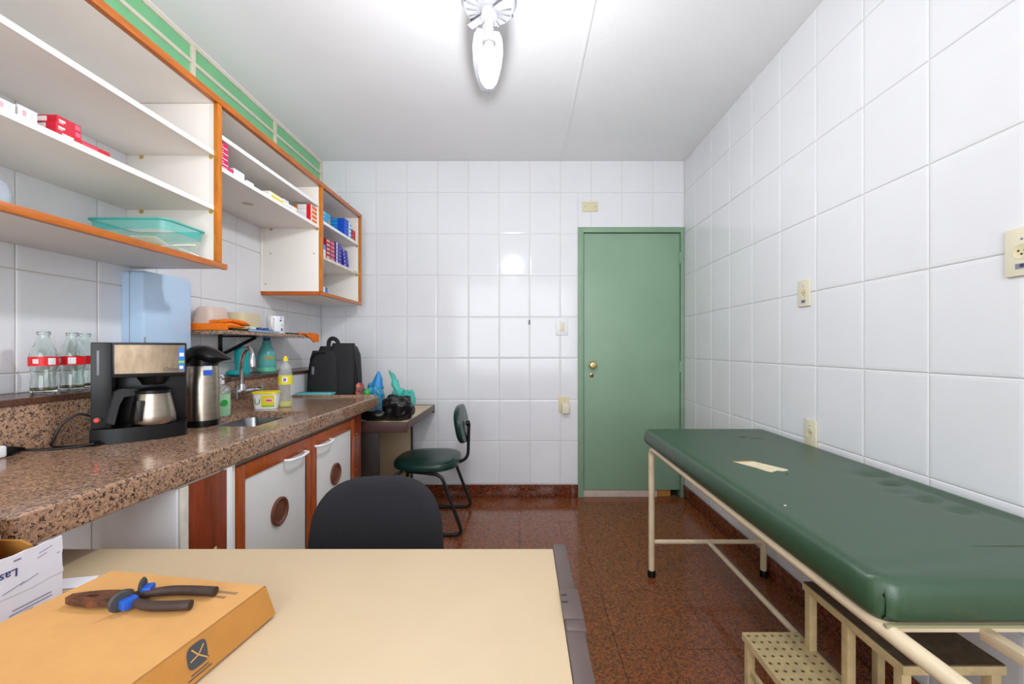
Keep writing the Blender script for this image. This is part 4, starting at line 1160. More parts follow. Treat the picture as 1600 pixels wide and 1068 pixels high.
for x in (-1.07, 0.02):
    panel('leg_panel', x, x + 0.03, 0.40, 0.80, 0.03, DKZ - 0.0255, M_desk, dk)
    panel('foot', x - 0.004, x + 0.034, 0.36, 0.86, 0.0005, 0.03, M_deskd, dk, 0.003)
panel('modesty_panel', -1.0395, 0.0195, 0.42, 0.436, 0.35, DKZ - 0.0255, M_desk, dk)
# far desk, end towards us
fk = desk('cream desk with brown metal ends against the far corner', -1.38, -0.709, 2.49, 3.27, 'y', 'cream desks')
panel('desktop', -1.43, -0.712, 2.512, 3.262, DKZ - 0.025, DKZ, M_desk, fk, 0.0015)
panel('front_strip', -0.7115, -0.704, 2.512, 3.262, DKZ - 0.045, DKZ - 0.001, M_deskb, fk, 0.001)
for (a, b) in ((2.49, 2.5115), (3.2625, 3.284)):
    panel('end_strip', -1.43, -0.704, a, b, DKZ - 0.062, DKZ + 0.002, mat('wine_brown_metal', '#4a2f28', 0.45, var=0.12, vscale=12), fk, 0.006)
panel('leg_panel', -1.42, -0.88, 2.50, 2.53, 0.001, DKZ - 0.0625, M_deskd, fk, 0.002)
panel('leg_panel', -1.42, -0.875, 3.21, 3.235, 0.001, DKZ - 0.0255, M_desk, fk, 0.002)
panel('leg_edge', -0.8745, -0.866, 3.205, 3.24, 0.001, DKZ - 0.0255, M_deskd, fk, 0.001)

# ------------------------------------------------------------------ things on the near desk
# flat cardboard box, tapered lid, lying askew
ya = math.radians(-9)
cbx = thing('cardboard_box', 'flat brown cardboard box with a dark leaf logo, pliers lying on it', 'cardboard box', (-0.415, 0.69, DKZ + 0.0006), ya)
# local: far right bottom corner at origin; -x to the left, -y to the camera
W_, D_, H_ = 0.325, 0.42, 0.057
def cring(z, ins):
    return [(-W_ + ins, -D_ + ins, z), (-ins, -D_ + ins, z), (-ins, -ins, z), (-W_ + ins, -ins, z)]
obj('box_sides', MB().loft([cring(0.004, 0.0), cring(H_ - 0.002, 0.010)], cap1=False), M_cardd, cbx, local=True, smooth=False)
obj('box_bottom', MB().loft([cring(0.0, 0.006), cring(0.004, 0.004)]), M_cardin, cbx, local=True, smooth=False)
obj('box_top', MB().loft([cring(H_ - 0.004, 0.0115), cring(H_ - 0.0005, 0.0115)]), M_card, cbx, local=True, smooth=False)
# print on the side face (faces +x), sloped
nx = Vector((H_ - 0.006, 0, 0.010)).normalized()
sy = Vector((-0.010, 0, H_ - 0.006)).normalized()
def sideM(y, s):
    # point on the sloping side: s in metres up the slope from the bottom
    return frame(Vector((0, y, 0.004)) + sy * s + nx * 0.0003, (0, 1, 0), sy)
def leaf(y, s, sc):
    outline = []
    for k in range(24):
        a = 2 * PI * k / 24
        f = lambda v, p: math.copysign(abs(v) ** p, v)
        outline.append((0.0125 * f(math.cos(a), 0.6) * sc, 0.0135 * f(math.sin(a), 0.6) * sc))
    outline[19] = (0.0105 * sc, -0.0135 * sc)
    outline[21] = (0.0135 * sc, -0.011 * sc)
    lg = obj('logo', MB().prism(outline, 0.0003, M=sideM(y, s)), M_logo, cbx, local=True, smooth=False)
    m = MB()
    def bar(p, q, wd):
        p, q = Vector((p[0], p[1], 0.0002)) * 1, Vector((q[0], q[1], 0.0002))
        d = (q - p).normalized()
        n = Vector((-d.y, d.x, 0)) * wd
        m.prism([((p + n).x, (p + n).y), ((q + n).x, (q + n).y), ((q - n).x, (q - n).y), ((p - n).x, (p - n).y)], 0.0006, M=sideM(y, s))
    bar((-0.006 * sc, 0.009 * sc), (0.001 * sc, -0.001 * sc), 0.0008)
    bar((0.009 * sc, 0.007 * sc), (0.001 * sc, -0.001 * sc), 0.0008)
    bar((0.001 * sc, -0.001 * sc), (0.011 * sc, -0.011 * sc), 0.0008)
    bar((-0.009 * sc, -0.003 * sc), (0.001 * sc, -0.001 * sc), 0.0008)
    obj('logo_veins', m, M_card, lg, local=True, smooth=False)
leaf(-0.135, 0.031, 1.15)
leaf(-0.225, 0.031, 1.15)
for (y0_, y1_, s) in ((-0.147, -0.122, 0.0105), (-0.152, -0.118, 0.0062), (-0.238, -0.21, 0.0105)):
    obj('small_print', MB().box(y0_, y1_, -0.0007, 0.0007, 0, 0.0004, M=sideM(0, s)), M_logo, cbx, local=True, smooth=False)
m = MB()
rnd = random.Random(4)
for (y, x0_, x1_) in ((-0.038, -0.085, -0.038), (-0.050, -0.074, -0.05)):
    x = x0_
    while x < x1_:
        wd = rnd.uniform(0.0012, 0.003)
        m.box(x, x + wd, y - 0.0028, y + 0.0028, H_ - 0.0006, H_ - 0.0001)
        x += wd + 0.0011
obj('small_print', m, mat('faded_ink', '#8a6f58', 0.7), cbx, local=True, smooth=False)

# pliers
PZ = DKZ + 0.0006 + H_
pr = thing('pliers', 'old rusty combination pliers with blue grip guards on the cardboard box', 'pliers', (-0.602, 0.632, PZ), math.radians(1))
pr.scale = (0.9, 0.9, 0.9)
# local x to the right (handles), y away
def jaw(s):
    o_ = [(-0.105, 0.0), (-0.105, 0.006 * s), (-0.085, 0.012 * s), (-0.06, 0.016 * s), (-0.035, 0.0165 * s), (-0.02, 0.013 * s), (-0.02, 0.0), (-0.052, 0.0), (-0.056, 0.003 * s), (-0.064, 0.004 * s), (-0.072, 0.003 * s), (-0.076, 0.0004 * s)]
    if s < 0:
        o_ = o_[::-1]
    return obj('jaw', MB().prism(o_, 0.011, M=Matrix.Translation((0, 0, 0.004))), M_rust, pr, local=True, smooth=False)
jaw(1)
jaw(-1)
obj('pivot', MB().lathe([(0, 0.002), (0.0165, 0.002), (0.0165, 0.0165), (0.012, 0.018), (0, 0.018)], (-0.018, 0, 0), 20), M_rust, pr, local=True)
obj('pivot_rivet', MB().lathe([(0, 0.0178), (0.007, 0.0178), (0.006, 0.0195), (0, 0.0195)], (-0.018, 0, 0), 12), M_rustd, pr, local=True)
for s in (1, -1):
    ex = 0.128 if s > 0 else 0.115
    pth = smoothp([(-0.012, 0.004 * s, 0.010), (0.012, 0.011 * s, 0.010), (0.045, 0.021 * s, 0.0095), (0.08, 0.022 * s, 0.009), (ex, 0.019 * s, 0.0085)])
    hn = obj('handle', MB().tube(pth, [0.006 + 0.0018 * min(1, i / 12) for i in range(len(pth))], 10), M_rustd, pr, local=True)
    obj('grip_guard', MB().box(0.003, 0.020, -0.010, 0.012, -0.0035, 0.013, 0.004, M=Matrix.Translation((0.0, 0.014 * s, 0.0075)) @ Matrix.Rotation(0.35 * s, 4, 'Z')), M_blue, hn, local=True)
    obj('guard_flange', MB().lathe([(0, -0.003), (0.014, -0.003), (0.017, 0.0), (0.014, 0.003), (0, 0.003)], seg=18, M=Matrix.Translation((0.001, 0.020 * s, 0.0165)) @ Matrix.Rotation(PI / 2, 4, 'Y') @ Matrix.Rotation(-0.45 * s, 4, 'X')), M_grip, hn, local=True)

# opened white carton at the left with raised torn flap
wx = thing('white_carton', 'torn open white printed carton at the left edge of the desk', 'cardboard box', (-0.97, 0.55, DKZ))
X1 = -0.835
z0 = DKZ + 0.0006
panel('side_wall', X1 - 0.004, X1, 0.36, 0.745, z0, 0.798, M_boxw, wx, 0)
panel('side_wall', -1.075, -1.071, 0.36, 0.745, z0, 0.798, M_boxw, wx, 0)
panel('end_wall', -1.071, X1 - 0.004, 0.741, 0.745, z0, 0.798, M_cardin, wx, 0)
panel('end_wall', -1.071, X1 - 0.004, 0.36, 0.364, z0, 0.798, M_cardin, wx, 0)
panel('bottom', -1.071, X1 - 0.004, 0.364, 0.741, z0, z0 + 0.003, M_cardin, wx, 0)
# flap with a ragged outline in the y-z plane
fo = [(0.36, 0.798), (0.45, 0.7965), (0.55, 0.797), (0.60, 0.7955), (0.66, 0.797), (0.70, 0.7945), (0.725, 0.7975), (0.7455, 0.797), (0.743, 0.812), (0.7415, 0.83), (0.7425, 0.84), (0.740, 0.8635), (0.73, 0.8625), (0.72, 0.8635), (0.70, 0.862), (0.688, 0.8632), (0.67, 0.862), (0.655, 0.8635), (0.63, 0.862), (0.55, 0.8635), (0.45, 0.862), (0.36, 0.862)]
Mf = frame((X1 + 0.0015, 0, 0), (0, 1, 0), (0, 0, 1))
tilt = Matrix.Translation((X1, 0, 0.797)) @ Matrix.Rotation(math.radians(3), 4, 'Y') @ Matrix.Translation((-X1, 0, -0.797))
fp_ = obj('raised_flap', MB().prism(fo, -0.003, M=tilt @ Mf), M_boxw, wx, smooth=False)
# far flap, cardboard side to us
Mq = frame((0, 0.743, 0.797), (1, 0, 0), (0, -0.45, 0.8))
obj('end_flap', MB().prism([(-1.068, 0.002), (-0.842, 0.002), (-0.842, 0.078), (-0.852, 0.09), (-1.068, 0.093)], 0.003, M=Mq), M_cardin, wx, smooth=False)
obj('inner_flap', MB().prism([(-1.066, 0.756), (-0.875, 0.756), (-0.858, 0.925), (-1.066, 0.90)], 0.003, M=frame((0, 0.672, 0), (1, 0, 0), (0, 0, 1))), M_card, wx, smooth=False)
obj('side_flap', MB().prism([(0.37, 0.798), (0.71, 0.798), (0.705, 0.90), (0.37, 0.90)], 0.003, M=Matrix.Translation((-1.073, 0, 0)) @ frame((0, 0, 0), (0, 1, 0), (0, 0, 1))), M_card, wx, smooth=False)
Mtxt = tilt @ frame((X1 + 0.002, 0.664, 0.834), (0, -1, 0), (0, 0, -1))
text('print', 'Las', 0.0195, Mtxt, M_inkb, fp_, align='CENTER')
obj('print', MB().box(-0.005, 0.005, -0.0015, 0.0015, 0, 0.0004, M=tilt @ frame((X1 + 0.0016, 0.675, 0.853), (0, 1, 0), (0, 0, 1))), M_inkg, fp_, smooth=False)
for i, (y, z, l) in enumerate(((0.715, 0.851, 0.02), (0.71, 0.843, 0.014), (0.693, 0.811, 0.026), (0.672, 0.808, 0.03), (0.735, 0.836, 0.004))):
    obj('scuff_print', MB().box(-l / 2, l / 2, -0.0006, 0.0006, 0, 0.0004, M=tilt @ frame((X1 + 0.0016, y, z), (0, 1, 0.25), (0, -0.25, 1))), M_inkg, fp_, smooth=False)
for i, (a, b, z) in enumerate(((0.672, 0.727, 0.770), (0.668, 0.728, 0.764), (0.668, 0.70, 0.759), (0.668, 0.726, 0.7545))):
    obj('print_line', MB().box(X1 - 0.0005, X1 + 0.0005, a, b, z - 0.001, z + 0.001), M_inkg, wx, smooth=False)
tag(obj('paper_sheet', MB().box(-0.04, 0.04, -0.02, 0.02, 0, 0.0012, M=Matrix.Translation((-0.872, 0.785, DKZ + 0.0004)) @ Matrix.Rotation(0.2, 4, 'Z')), M_paper), 'small white printed paper lying behind the white carton', 'paper')

# ------------------------------------------------------------------ chairs
def puff(outline, levels, M):
    """outline in local xy; levels: (scale, z)"""
    rs = []
    for s, z in levels:
        rs.append([(x * s, y * s, z) for x, y in outline])
    mb = MB()
    mb.loft(rs, M=M)
    return mb
def sup(a, b, p=2.6, n=36, squash=0.0):
    out = []
    for k in range(n):
        t_ = 2 * PI * k / n
        x = a * math.copysign(abs(math.cos(t_)) ** (2 / p), math.cos(t_))
        y = b * math.copysign(abs(math.sin(t_)) ** (2 / p), math.sin(t_))
        out.append((x * (1 - squash * y / b), y))
    return out
def chair_frame(t, M, wd, dp, zs, r=0.011):
    """sled frame: local x is sideways, +y is the front of the seat, origin on the floor under the seat centre"""
    for s in (-1, 1):
        x = s * wd / 2
        p = fillet([(x * 0.72, dp * 0.30, zs - 0.012), (x * 0.95, dp * 0.40, zs - 0.03), (x, dp * 0.62, r + 0.001), (x, -dp * 0.62, r + 0.001), (x * 0.95, -dp * 0.30, zs - 0.02), (x * 0.72, dp * 0.25, zs - 0.012)], 0.05)
        obj('side_frame', MB().tube([M @ Vector(q) for q in p], r, 10), M_blackm, t)
    for y in (0.22, -0.2):
        obj('cross_bar', MB().tube([M @ Vector((-wd * 0.36, dp * y, zs - 0.014)), M @ Vector((wd * 0.36, dp * y, zs - 0.014))], 0.009, 8), M_blackm, t)
# black chair at the near desk, facing the camera
bch = thing('office_chair', 'black fabric chair pushed up to the far side of the foreground desk', 'chair', (-0.425, 1.06, 0), 0, 'chairs')
Mc = Matrix.Translation((-0.425, 1.04, 0)) @ Matrix.Rotation(PI, 4, 'Z')
Mb = Matrix.Translation((-0.428, 1.235, 0.636)) @ Matrix.Rotation(PI / 2 - 0.10, 4, 'X') @ Matrix.Rotation(0.03, 4, 'Z')
bo = sup(0.196, 0.178, 3.1, 44, 0.06)
bk = puff(bo, [(0.90, -0.018), (0.97, -0.015), (1.0, 0.0), (0.985, 0.014), (0.93, 0.024), (0.8, 0.028), (0.4, 0.030)], Mb)
for v in bk.bm.verts:                      # wrap the back around the sitter
    v.co.y -= 0.9 * (v.co.x + 0.428) ** 2
obj('backrest', bk, M_fab, bch)
obj('seat', puff(sup(0.215, 0.205, 3.0), [(0.92, -0.03), (1.0, -0.018), (1.0, 0.012), (0.95, 0.026), (0.8, 0.032), (0.4, 0.034)], Mc @ Matrix.Translation((0, 0, 0.43))), M_fab, bch)
obj('back_support', MB().tube(fillet([(-0.425, 1.10, 0.395), (-0.425, 1.28, 0.392), (-0.425, 1.275, 0.50), (-0.425, 1.262, 0.66)], 0.05), 0.012, 10), M_blackm, bch)
chair_frame(bch, Mc, 0.44, 0.42, 0.41)
# green chair facing the far desk (front towards -x)
gch = thing('office_chair', 'dark green vinyl chair with black tube frame facing the far desk', 'chair', (-0.66, 2.86, 0), 0, 'chairs')
Mg = Matrix.Translation((-0.655, 2.855, 0)) @ Matrix.Rotation(PI / 2, 4, 'Z')
obj('seat', puff(sup(0.225, 0.222, 2.8, 44, 0.06), [(0.90, -0.035), (0.985, -0.026), (1.0, -0.005), (0.975, 0.012), (0.9, 0.024), (0.7, 0.030), (0.35, 0.031)], Mg @ Matrix.Translation((0, 0, 0.435))), M_vinyld, gch)
obj('backrest', puff(sup(0.185, 0.13, 2.7, 44), [(0.88, -0.022), (0.98, -0.018), (1.0, 0.0), (0.96, 0.014), (0.85, 0.024), (0.4, 0.030)],
     Matrix.Translation((-0.425, 2.86, 0.68)) @ Matrix.Rotation(-0.16, 4, 'Y') @ frame((0, 0, 0), (0, -1, 0), (0, 0, 1))), M_vinyld, gch)
obj('back_support', MB().tube(fillet([(-0.60, 2.86, 0.405), (-0.46, 2.86, 0.40), (-0.382, 2.86, 0.44), (-0.375, 2.86, 0.68)], 0.06), 0.011, 10), M_blackm, gch)
obj('knob', MB().lathe([(0, 0), (0.014, 0), (0.02, 0.006), (0.02, 0.02), (0.014, 0.026), (0, 0.026)], seg=14, M=frame((-0.395, 2.86, 0.68), (0, 1, 0), (0, 0, 1))), M_black, gch)
chair_frame(gch, Mg, 0.47, 0.44, 0.41)

# ------------------------------------------------------------------ bags on the far desk
bp = thing('backpack', 'black backpack standing on the far desk in the corner', 'backpack', (-1.26, 2.83, DKZ))
def rb(name, cx, cy, z0, z1, hx_, hy_, top, m, par, ex=0.35, yaw=0.0):
    rs = []
    n = 9
    for i in range(n):
        u = i / (n - 1)
        s = 1 - top * u ** 2
        e = 1.0 if 0.08 < u < 0.9 else (0.93 if u <= 0.08 else 0.86)
        rs.append([(x * s * e, y * s * e, z0 + (z1 - z0) * u) for x, y in sup(hx_, hy_, 4.5, 28)])
    return obj(name, MB().loft(rs, M=Matrix.Translation((cx, cy, 0)) @ Matrix.Rotation(yaw, 4, 'Z')), m, par)
yw = 0.15
body = rb('main_body', -1.265, 2.83, DKZ + 0.001, 1.215, 0.145, 0.10, 0.12, M_bag, bp, yaw=yw)
rb('front_compartment', -1.315, 2.735, DKZ + 0.001, 1.185, 0.10, 0.055, 0.15, M_bag, bp, yaw=yw)
rb('side_pocket', -1.405, 2.76, DKZ + 0.001, 1.06, 0.035, 0.05, 0.2, M_bag, bp, yaw=yw)
rb('padded_back', -1.205, 2.765, DKZ + 0.001, 1.235, 0.085, 0.05, 0.08, M_bag, bp, yaw=yw)
obj('top_handle', MB().tube(smoothp([(-1.325, 2.80, 1.19), (-1.32, 2.80, 1.25), (-1.295, 2.80, 1.268), (-1.265, 2.80, 1.25), (-1.25, 2.80, 1.20)]), 0.014, 8), M_bag, bp)
obj('strap', MB().tube(smoothp([(-1.15, 2.78, 1.18), (-1.118, 2.76, 1.10), (-1.10, 2.75, 0.98), (-1.105, 2.75, 0.86)]), 0.008, 6), M_bag, bp)
obj('zip_pull', MB().box(-1.375, -1.36, 2.672, 2.684, 1.03, 1.08, 0.003), M_gaug, bp)
obj('zip', MB().tube(smoothp([(-1.405, 2.69, 0.95), (-1.39, 2.682, 1.10), (-1.35, 2.68, 1.165), (-1.29, 2.685, 1.17)]), 0.004, 6), M_black, bp)
tbx = thing('plastic_box', 'light teal plastic box behind the end of the worktop', 'plastic box', (-1.33, 2.62, DKZ))
obj('box_body', MB().loft([rrect(-1.432, -1.225, 2.595, 2.665, DKZ + 0.0015, 0.012), rrect(-1.436, -1.215, 2.592, 2.668, 0.915, 0.012), rrect(-1.430, -1.221, 2.598, 2.662, 0.915, 0.010), rrect(-1.428, -1.23, 2.60, 2.66, DKZ + 0.006, 0.010)]), mat('light_teal_plastic', '#6fcad0', 0.4), tbx)
obj('rim', MB().loft([rrect(-1.439, -1.212, 2.589, 2.671, 0.908, 0.014), rrect(-1.439, -1.212, 2.589, 2.671, 0.918, 0.014), rrect(-1.431, -1.220, 2.597, 2.663, 0.918, 0.011)], cap0=False, cap1=False), mat('light_teal_plastic', '#6fcad0', 0.4), tbx)
def bag(name, label, cat, c, rad, m, seed, noise=0.12, e=(0.7, 0.8), extra=None):
    t = thing(name, label, cat, (c[0], c[1], DKZ))
    mb = MB().blob(c, rad, e, 64, 36, noise, seed)
    for v in mb.bm.verts:
        d = (v.co - Vector(c)).normalized()
        q = v.co * 22 + Vector((seed, seed * 2, 0))
        v.co += d * (mnoise.ridged_multi_fractal(q, 1.0, 2.0, 4, 0.9, 2.0) - 1.1) * 0.012
    zmin = DKZ + 0.001
    for v in mb.bm.verts:
        if v.co.z < zmin:
            v.co.z = zmin
    obj('bag_body', mb, m, t, angle=60)
    return t
def crumple(mb, seed, amp=0.012, sc=30):
    for v in mb.bm.verts:
        v.co += mnoise.noise_vector(v.co * sc + Vector((seed, 0, seed))) * amp
    return mb
b1 = bag('plastic_bag', 'crumpled black plastic bag at the near end of the far desk', 'bag', (-0.79, 2.595, DKZ + 0.072), (0.10, 0.085, 0.078), M_bagf, 11, 0.13)
obj('bag_neck', MB().tube(smoothp([(-0.84, 2.60, 0.855), (-0.835, 2.61, 0.875), (-0.81, 2.61, 0.872), (-0.76, 2.61, 0.845)]), [0.03] * 6 + [0.035] * 7 + [0.02] * 6, 8), M_bagf, b1)
obj('bag_side', MB().blob((-0.92, 2.555, DKZ + 0.036), (0.09, 0.05, 0.0345), (0.7, 0.8), 30, 16, 0.12, 4), M_bagf, b1)
b2 = bag('plastic_bag', 'teal translucent plastic bag with twisted handle on the far desk', 'bag', (-0.805, 2.82, DKZ + 0.078), (0.062, 0.068, 0.084), M_tealbag, 5, 0.15)
obj('bag_handle', MB().tube(smoothp([(-0.84, 2.82, 0.84), (-0.86, 2.82, 0.92), (-0.885, 2.815, 0.985), (-0.905, 2.81, 1.04), (-0.907, 2.81, 1.045)]), [0.042] * 6 + [0.026] * 6 + [0.016] * 6 + [0.009] * 7, 14).bm and crumple(LAST[0], 3), M_tealbag, b2)
obj('bag_handle', MB().tube(smoothp([(-0.83, 2.81, 0.86), (-0.81, 2.80, 0.885), (-0.765, 2.80, 0.90)]), [0.03] * 4 + [0.02] * 5 + [0.012] * 4, 14).bm and crumple(LAST[0], 5), M_tealbag, b2)
b3 = bag('plastic_bag', 'blue patterned bag bulging between the backpack and the teal bag', 'bag', (-1.03, 2.87, DKZ + 0.10), (0.062, 0.062, 0.105), mat('blue_bag_film', '#1c6fa8', 0.35, var=0.5, vscale=60, col2='#3fb0d8', bump=0.4, bscale=50), 8, 0.14)
obj('bag_tip', MB().tube([(-1.02, 2.87, 0.93), (-1.01, 2.87, 0.99), (-1.005, 2.87, 1.04)], [0.045, 0.03, 0.006], 8), mat('blue_bag_tip', '#2a86c8', 0.4), b3)
b4 = bag('snack_packet', 'small colourful packet tucked against the backpack', 'packet', (-1.07, 2.70, DKZ + 0.11), (0.03, 0.03, 0.112), mat('packet_print', '#1d4fa8', 0.35, var=0.8, vscale=30, col2='#d8743a'), 21, 0.1)
obj('green_part', MB().blob((-1.025, 2.70, DKZ + 0.155), (0.022, 0.022, 0.03), (0.8, 0.8), 16, 10, 0.1, 3), mat('green_packet', '#2f9a4a', 0.4), b4)

# ------------------------------------------------------------------ examination couch
ec = thing('examination_couch', 'examination couch with worn green vinyl pad and cream tube frame', 'examination couch', (0.97, 1.4, 0))
px0, px1, py0, py1, pz0, pz1 = 0.655, 1.285, 0.755, 2.205, 0.692, 0.772
def pad_mesh():
    mb = MB()
    nx_, ny_ = 30, 70
    rr = 0.020
    def top(u, v):
        x = px0 + (px1 - px0) * u
        y = py0 + (py1 - py0) * v
        z = pz1
        # soft edges
        for d in (x - px0, px1 - x, y - py0, py1 - y):
            if d < rr:
                z -= 0.013 * (1 - d / rr) ** 2
        # dents and creases near the wall, pulled crease towards the near corner
        for (cx, cy, sx, sy, a) in ((1.19, 1.40, .06, .02, .012), (1.17, 1.30, .035, .014, .013), (1.15, 1.16, .035, .014, .012), (1.16, 1.08, .035, .014, .012), (1.235, 1.2, .014, .2, .011), (1.11, 1.22, .03, .01, .006)):
            z -= a * math.exp(-((x - cx) / sx) ** 2 - ((y - cy) / sy) ** 2)
        cr = 0.80 + 0.10 * (x - px0) / 0.6
        z -= 0.004 * math.exp(-((y - cr) / 0.012) ** 2) * math.exp(-((x - 0.70) / 0.25) ** 2)
        dc = math.hypot(x - px0, y - py0)
        if dc < 0.05:                       # pinched near corner
            k_ = (1 - dc / 0.05) ** 2
            x += 0.016 * k_
            y += 0.012 * k_
            z -= 0.006 * k_
        return (x, y, z)
    us = [0, .008, .02, .04, .06] + [.06 + .88 * k / nx_ for k in range(1, nx_)] + [.94, .96, .98, .992, 1]
    vs = [0, .004, .01, .018, .026] + [.026 + .948 * k / ny_ for k in range(1, ny_)] + [.974, .982, .99, .996, 1]
    G = [[mb.bm.verts.new(top(u, v)) for v in vs] for u in us]
    for i in range(len(us) - 1):
        for j in range(len(vs) - 1):
            mb.bm.faces.new([G[i][j], G[i + 1][j], G[i + 1][j + 1], G[i][j + 1]])
    per = [(i, 0) for i in range(len(us))] + [(len(us) - 1, j) for j in range(1, len(vs))] + [(i, len(vs) - 1) for i in range(len(us) - 2, -1, -1)] + [(0, j) for j in range(len(vs) - 2, 0, -1)]
    up = [G[i][j] for i, j in per]
    n = len(up)
    prev = up
    cx, cy = (px0 + px1) / 2, (py0 + py1) / 2
    for (z, o_) in ((pz0 + 0.034, 0.004), (pz0 + 0.012, 0.003), (pz0, -0.006)):
        cur = []
        for (i, j), v in zip(per, up):
            bx_, by_ = v.co.x, v.co.y
            dx = o_ if bx_ > cx else -o_
            dy = o_ if by_ > cy else -o_
            cur.append(mb.bm.verts.new((bx_ + (dx if i in (0, len(us) - 1) else 0) + (0.012 if (i, j) == (0, 0) else 0), by_ + (dy if j in (0, len(vs) - 1) else 0), z)))
        for k in range(n):
            mb.bm.faces.new([prev[k], prev[(k + 1) % n], cur[(k + 1) % n], cur[k]])
        prev = cur
    mb.bm.faces.new(prev)
    return mb
pad = obj('vinyl_pad', pad_mesh(), M_vinyl, ec, angle=70)
obj('torn_patch', MB().prism([(0.795, 1.555), (0.868, 1.565), (0.935, 1.452), (0.93, 1.44), (0.905, 1.432), (0.89, 1.44), (0.86, 1.42), (0.848, 1.437), (0.838, 1.47)], 0.0008, M=Matrix.Translation((0, 0, pz1 - 0.0001))), M_foam, pad, smooth=False)
obj('torn_edge', MB().prism([(0.795, 1.556), (0.868, 1.566), (0.872, 1.556), (0.80, 1.548)], 0.0016, M=Matrix.Translation((0, 0, pz1 - 0.0001))), mat('glue_brown', '#a07a3a', 0.7), pad, smooth=False)
for (x, y, l, w_) in ((1.06, 1.985, 0.03, 0.012), (1.115, 1.955, 0.035, 0.004), (0.90, 1.40, 0.008, 0.006), (1.06, 0.89, 0.09, 0.003)):
    obj('scratch', MB().prism([(x - l, y), (x, y - w_), (x + l, y + w_ * .4), (x, y + w_)], 0.0006, M=Matrix.Translation((0, 0, pz1 - 0.0001))), mat('scratch_brown', '#4b4a38', 0.8), pad, smooth=False)
obj('paint_fleck', MB().lathe([(0, 0.0), (0.004, 0.0), (0.003, 0.0012), (0, 0.0012)], (0.715, 1.12, pz1 - 0.0002), 7), M_foam, pad)
panel('edge_piping', px0 + 0.01, px1 - 0.01, py0 - 0.004, py0 + 0.004, pz0 - 0.004, pz0 + 0.001, mat('staple_strip', '#8d8a6a', 0.6), ec)
r = 0.0155
X0f, X1f, Yf0, Yf1, Zr = 0.678, 1.268, 0.40, 2.165, 0.6755
for x in (X0f, X1f):
    obj('side_rail', MB().tube(fillet([(x, Yf1, 0.03), (x, Yf1, Zr), (x, Yf0, Zr), (x, Yf0, 0.03)], 0.05, 6), r, 14), M_tube, ec)
    for y in (Yf0, Yf1):
        obj('rubber_foot', MB().lathe([(0, 0.0005), (0.020, 0.0005), (0.0205, 0.03), (0.0185, 0.034), (0, 0.034)], (x, y, 0), 16), M_black, ec)
for y in (Yf0, Yf1):
    obj('cross_bar', MB().tube([(X0f + 0.012, y, 0.182), (X1f - 0.012, y, 0.182)], 0.0115, 10), M_tube, ec)
obj('stretcher', MB().tube([(0.975, Yf0 + 0.01, 0.182), (0.975, Yf1 - 0.01, 0.182)], 0.0115, 10), M_tube, ec)
for y in (0.79, 1.5, 2.1):
    panel('pad_support', X0f + 0.01, X1f - 0.01, y - 0.014, y + 0.014, Zr - 0.012, Zr + 0.0155, M_tube, ec, 0.002)
panel('head_bar', 0.862, 0.884, 0.42, 0.776, Zr - 0.024, Zr - 0.004, M_tube, ec, 0.002)
panel('head_bar', 1.06, 1.082, 0.42, 0.776, Zr - 0.024, Zr - 0.004, M_tube, ec, 0.002)
panel('head_support', X0f + 0.01, X1f - 0.01, 0.395, 0.42, Zr - 0.012, Zr + 0.012, M_tube, ec, 0.002)

# ------------------------------------------------------------------ step stool
ss = thing('step_stool', 'chipped cream two-step metal stool under the examination couch', 'step stool', (0.98, 1.22, 0))
def tread(x0, x1, y0, y1, z, m):
    return obj('tread', MB().box(x0, x1, y0, y1, z - 0.022, z, 0.0015), m, ss)
uz, lz = 0.42, 0.21
def tubeleg(x, y, z, w_=0.024):
    obj('leg', MB().box(x - w_ / 2, x + w_ / 2, y - w_ / 2, y + w_ / 2, 0.0005, z, 0.0015), M_stool, ss)
ut = tread(0.935, 1.19, 1.01, 1.376, uz - 0.002, M_stool)
obj('rubber_mat', MB().box(0.939, 1.188, 1.012, 1.374, uz - 0.0022, uz + 0.0015), M_rub, ut, smooth=False)
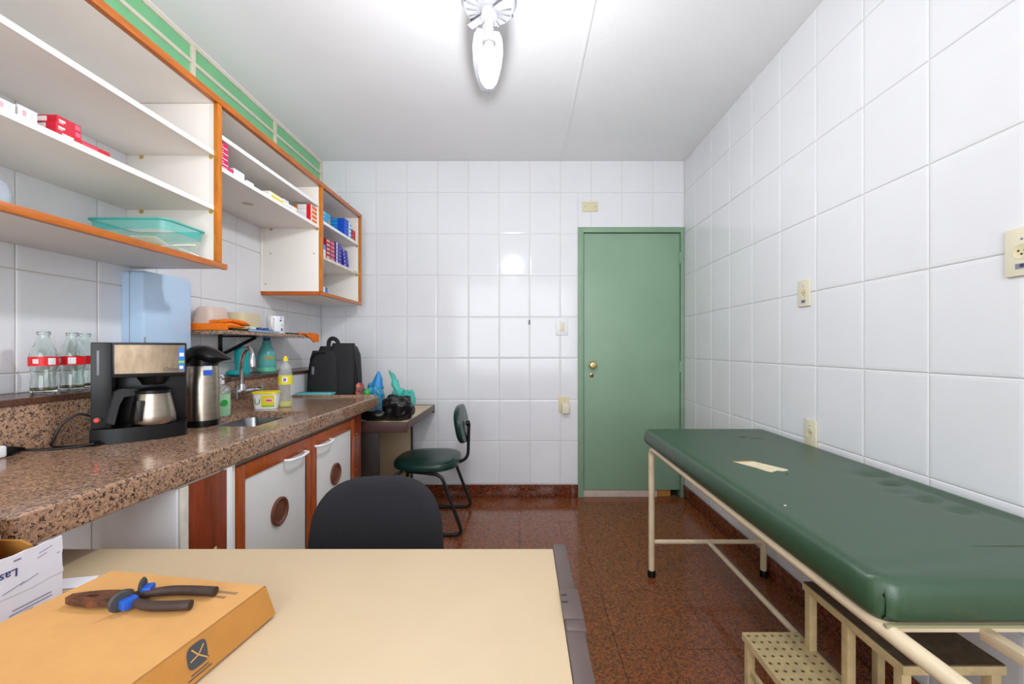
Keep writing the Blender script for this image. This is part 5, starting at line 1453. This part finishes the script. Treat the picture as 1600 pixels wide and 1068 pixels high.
# perforated lower tread
lx0, lx1, ly0, ly1 = 0.765, 0.955, 1.06, 1.432
lt = MB()
nx_, ny_ = 7, 12
dx, dy = (lx1 - lx0) / nx_, (ly1 - ly0) / ny_
for i in range(nx_):
    for j in range(ny_):
        cx_, cy_ = lx0 + (i + .5) * dx, ly0 + (j + .5) * dy
        n = 8
        hole = 0.0058
        border = [(cx_ + a * dx / 2, cy_ + b * dy / 2) for a, b in ((1, 0), (1, 1), (0, 1), (-1, 1), (-1, 0), (-1, -1), (0, -1), (1, -1))]
        for zz in (lz, lz - 0.0025):
            vb = [lt.bm.verts.new((p[0], p[1], zz)) for p in border]
            vh = [lt.bm.verts.new((cx_ + hole * math.cos(2 * PI * k / n), cy_ + hole * math.sin(2 * PI * k / n), zz)) for k in range(n)]
            for k in range(n):
                lt.bm.faces.new([vb[k], vb[(k + 1) % n], vh[(k + 1) % n], vh[k]])
lt.bm.normal_update()
ltr = obj('perforated_tread', lt, M_stool, ss, smooth=False)
for (a, b, c, d) in ((lx0 - .002, lx0 + .002, ly0, ly1), (lx1 - .002, lx1 + .002, ly0, ly1), (lx0, lx1, ly0 - .002, ly0 + .002), (lx0, lx1, ly1 - .002, ly1 + .002)):
    obj('tread_lip', MB().box(a, b, c, d, lz - 0.022, lz + 0.0003), M_stool, ltr, smooth=False)
for y in (1.03, 1.2, 1.357):
    tubeleg(0.951, y, uz - 0.0245)
for y in (1.03, 1.357):
    tubeleg(1.174, y, uz - 0.0245)
for y in (1.075, 1.415):
    tubeleg(0.781, y, lz - 0.0225)
for (a, b) in (((0.951, 1.2), (0.951, 1.357)), ((0.951, 1.03), (0.951, 1.2))):
    panel('brace', 0.945, 0.957, a[1] + 0.012, b[1] - 0.012, 0.165, 0.187, M_stool, ss, 0.001)
for y in (1.075, 1.415):
    panel('brace', 0.79, 0.945, y - 0.008, y + 0.008, 0.165, 0.187, M_stool, ss, 0.001)
panel('brace', 0.775, 0.787, 1.087, 1.403, 0.085, 0.105, M_stool, ss, 0.001)
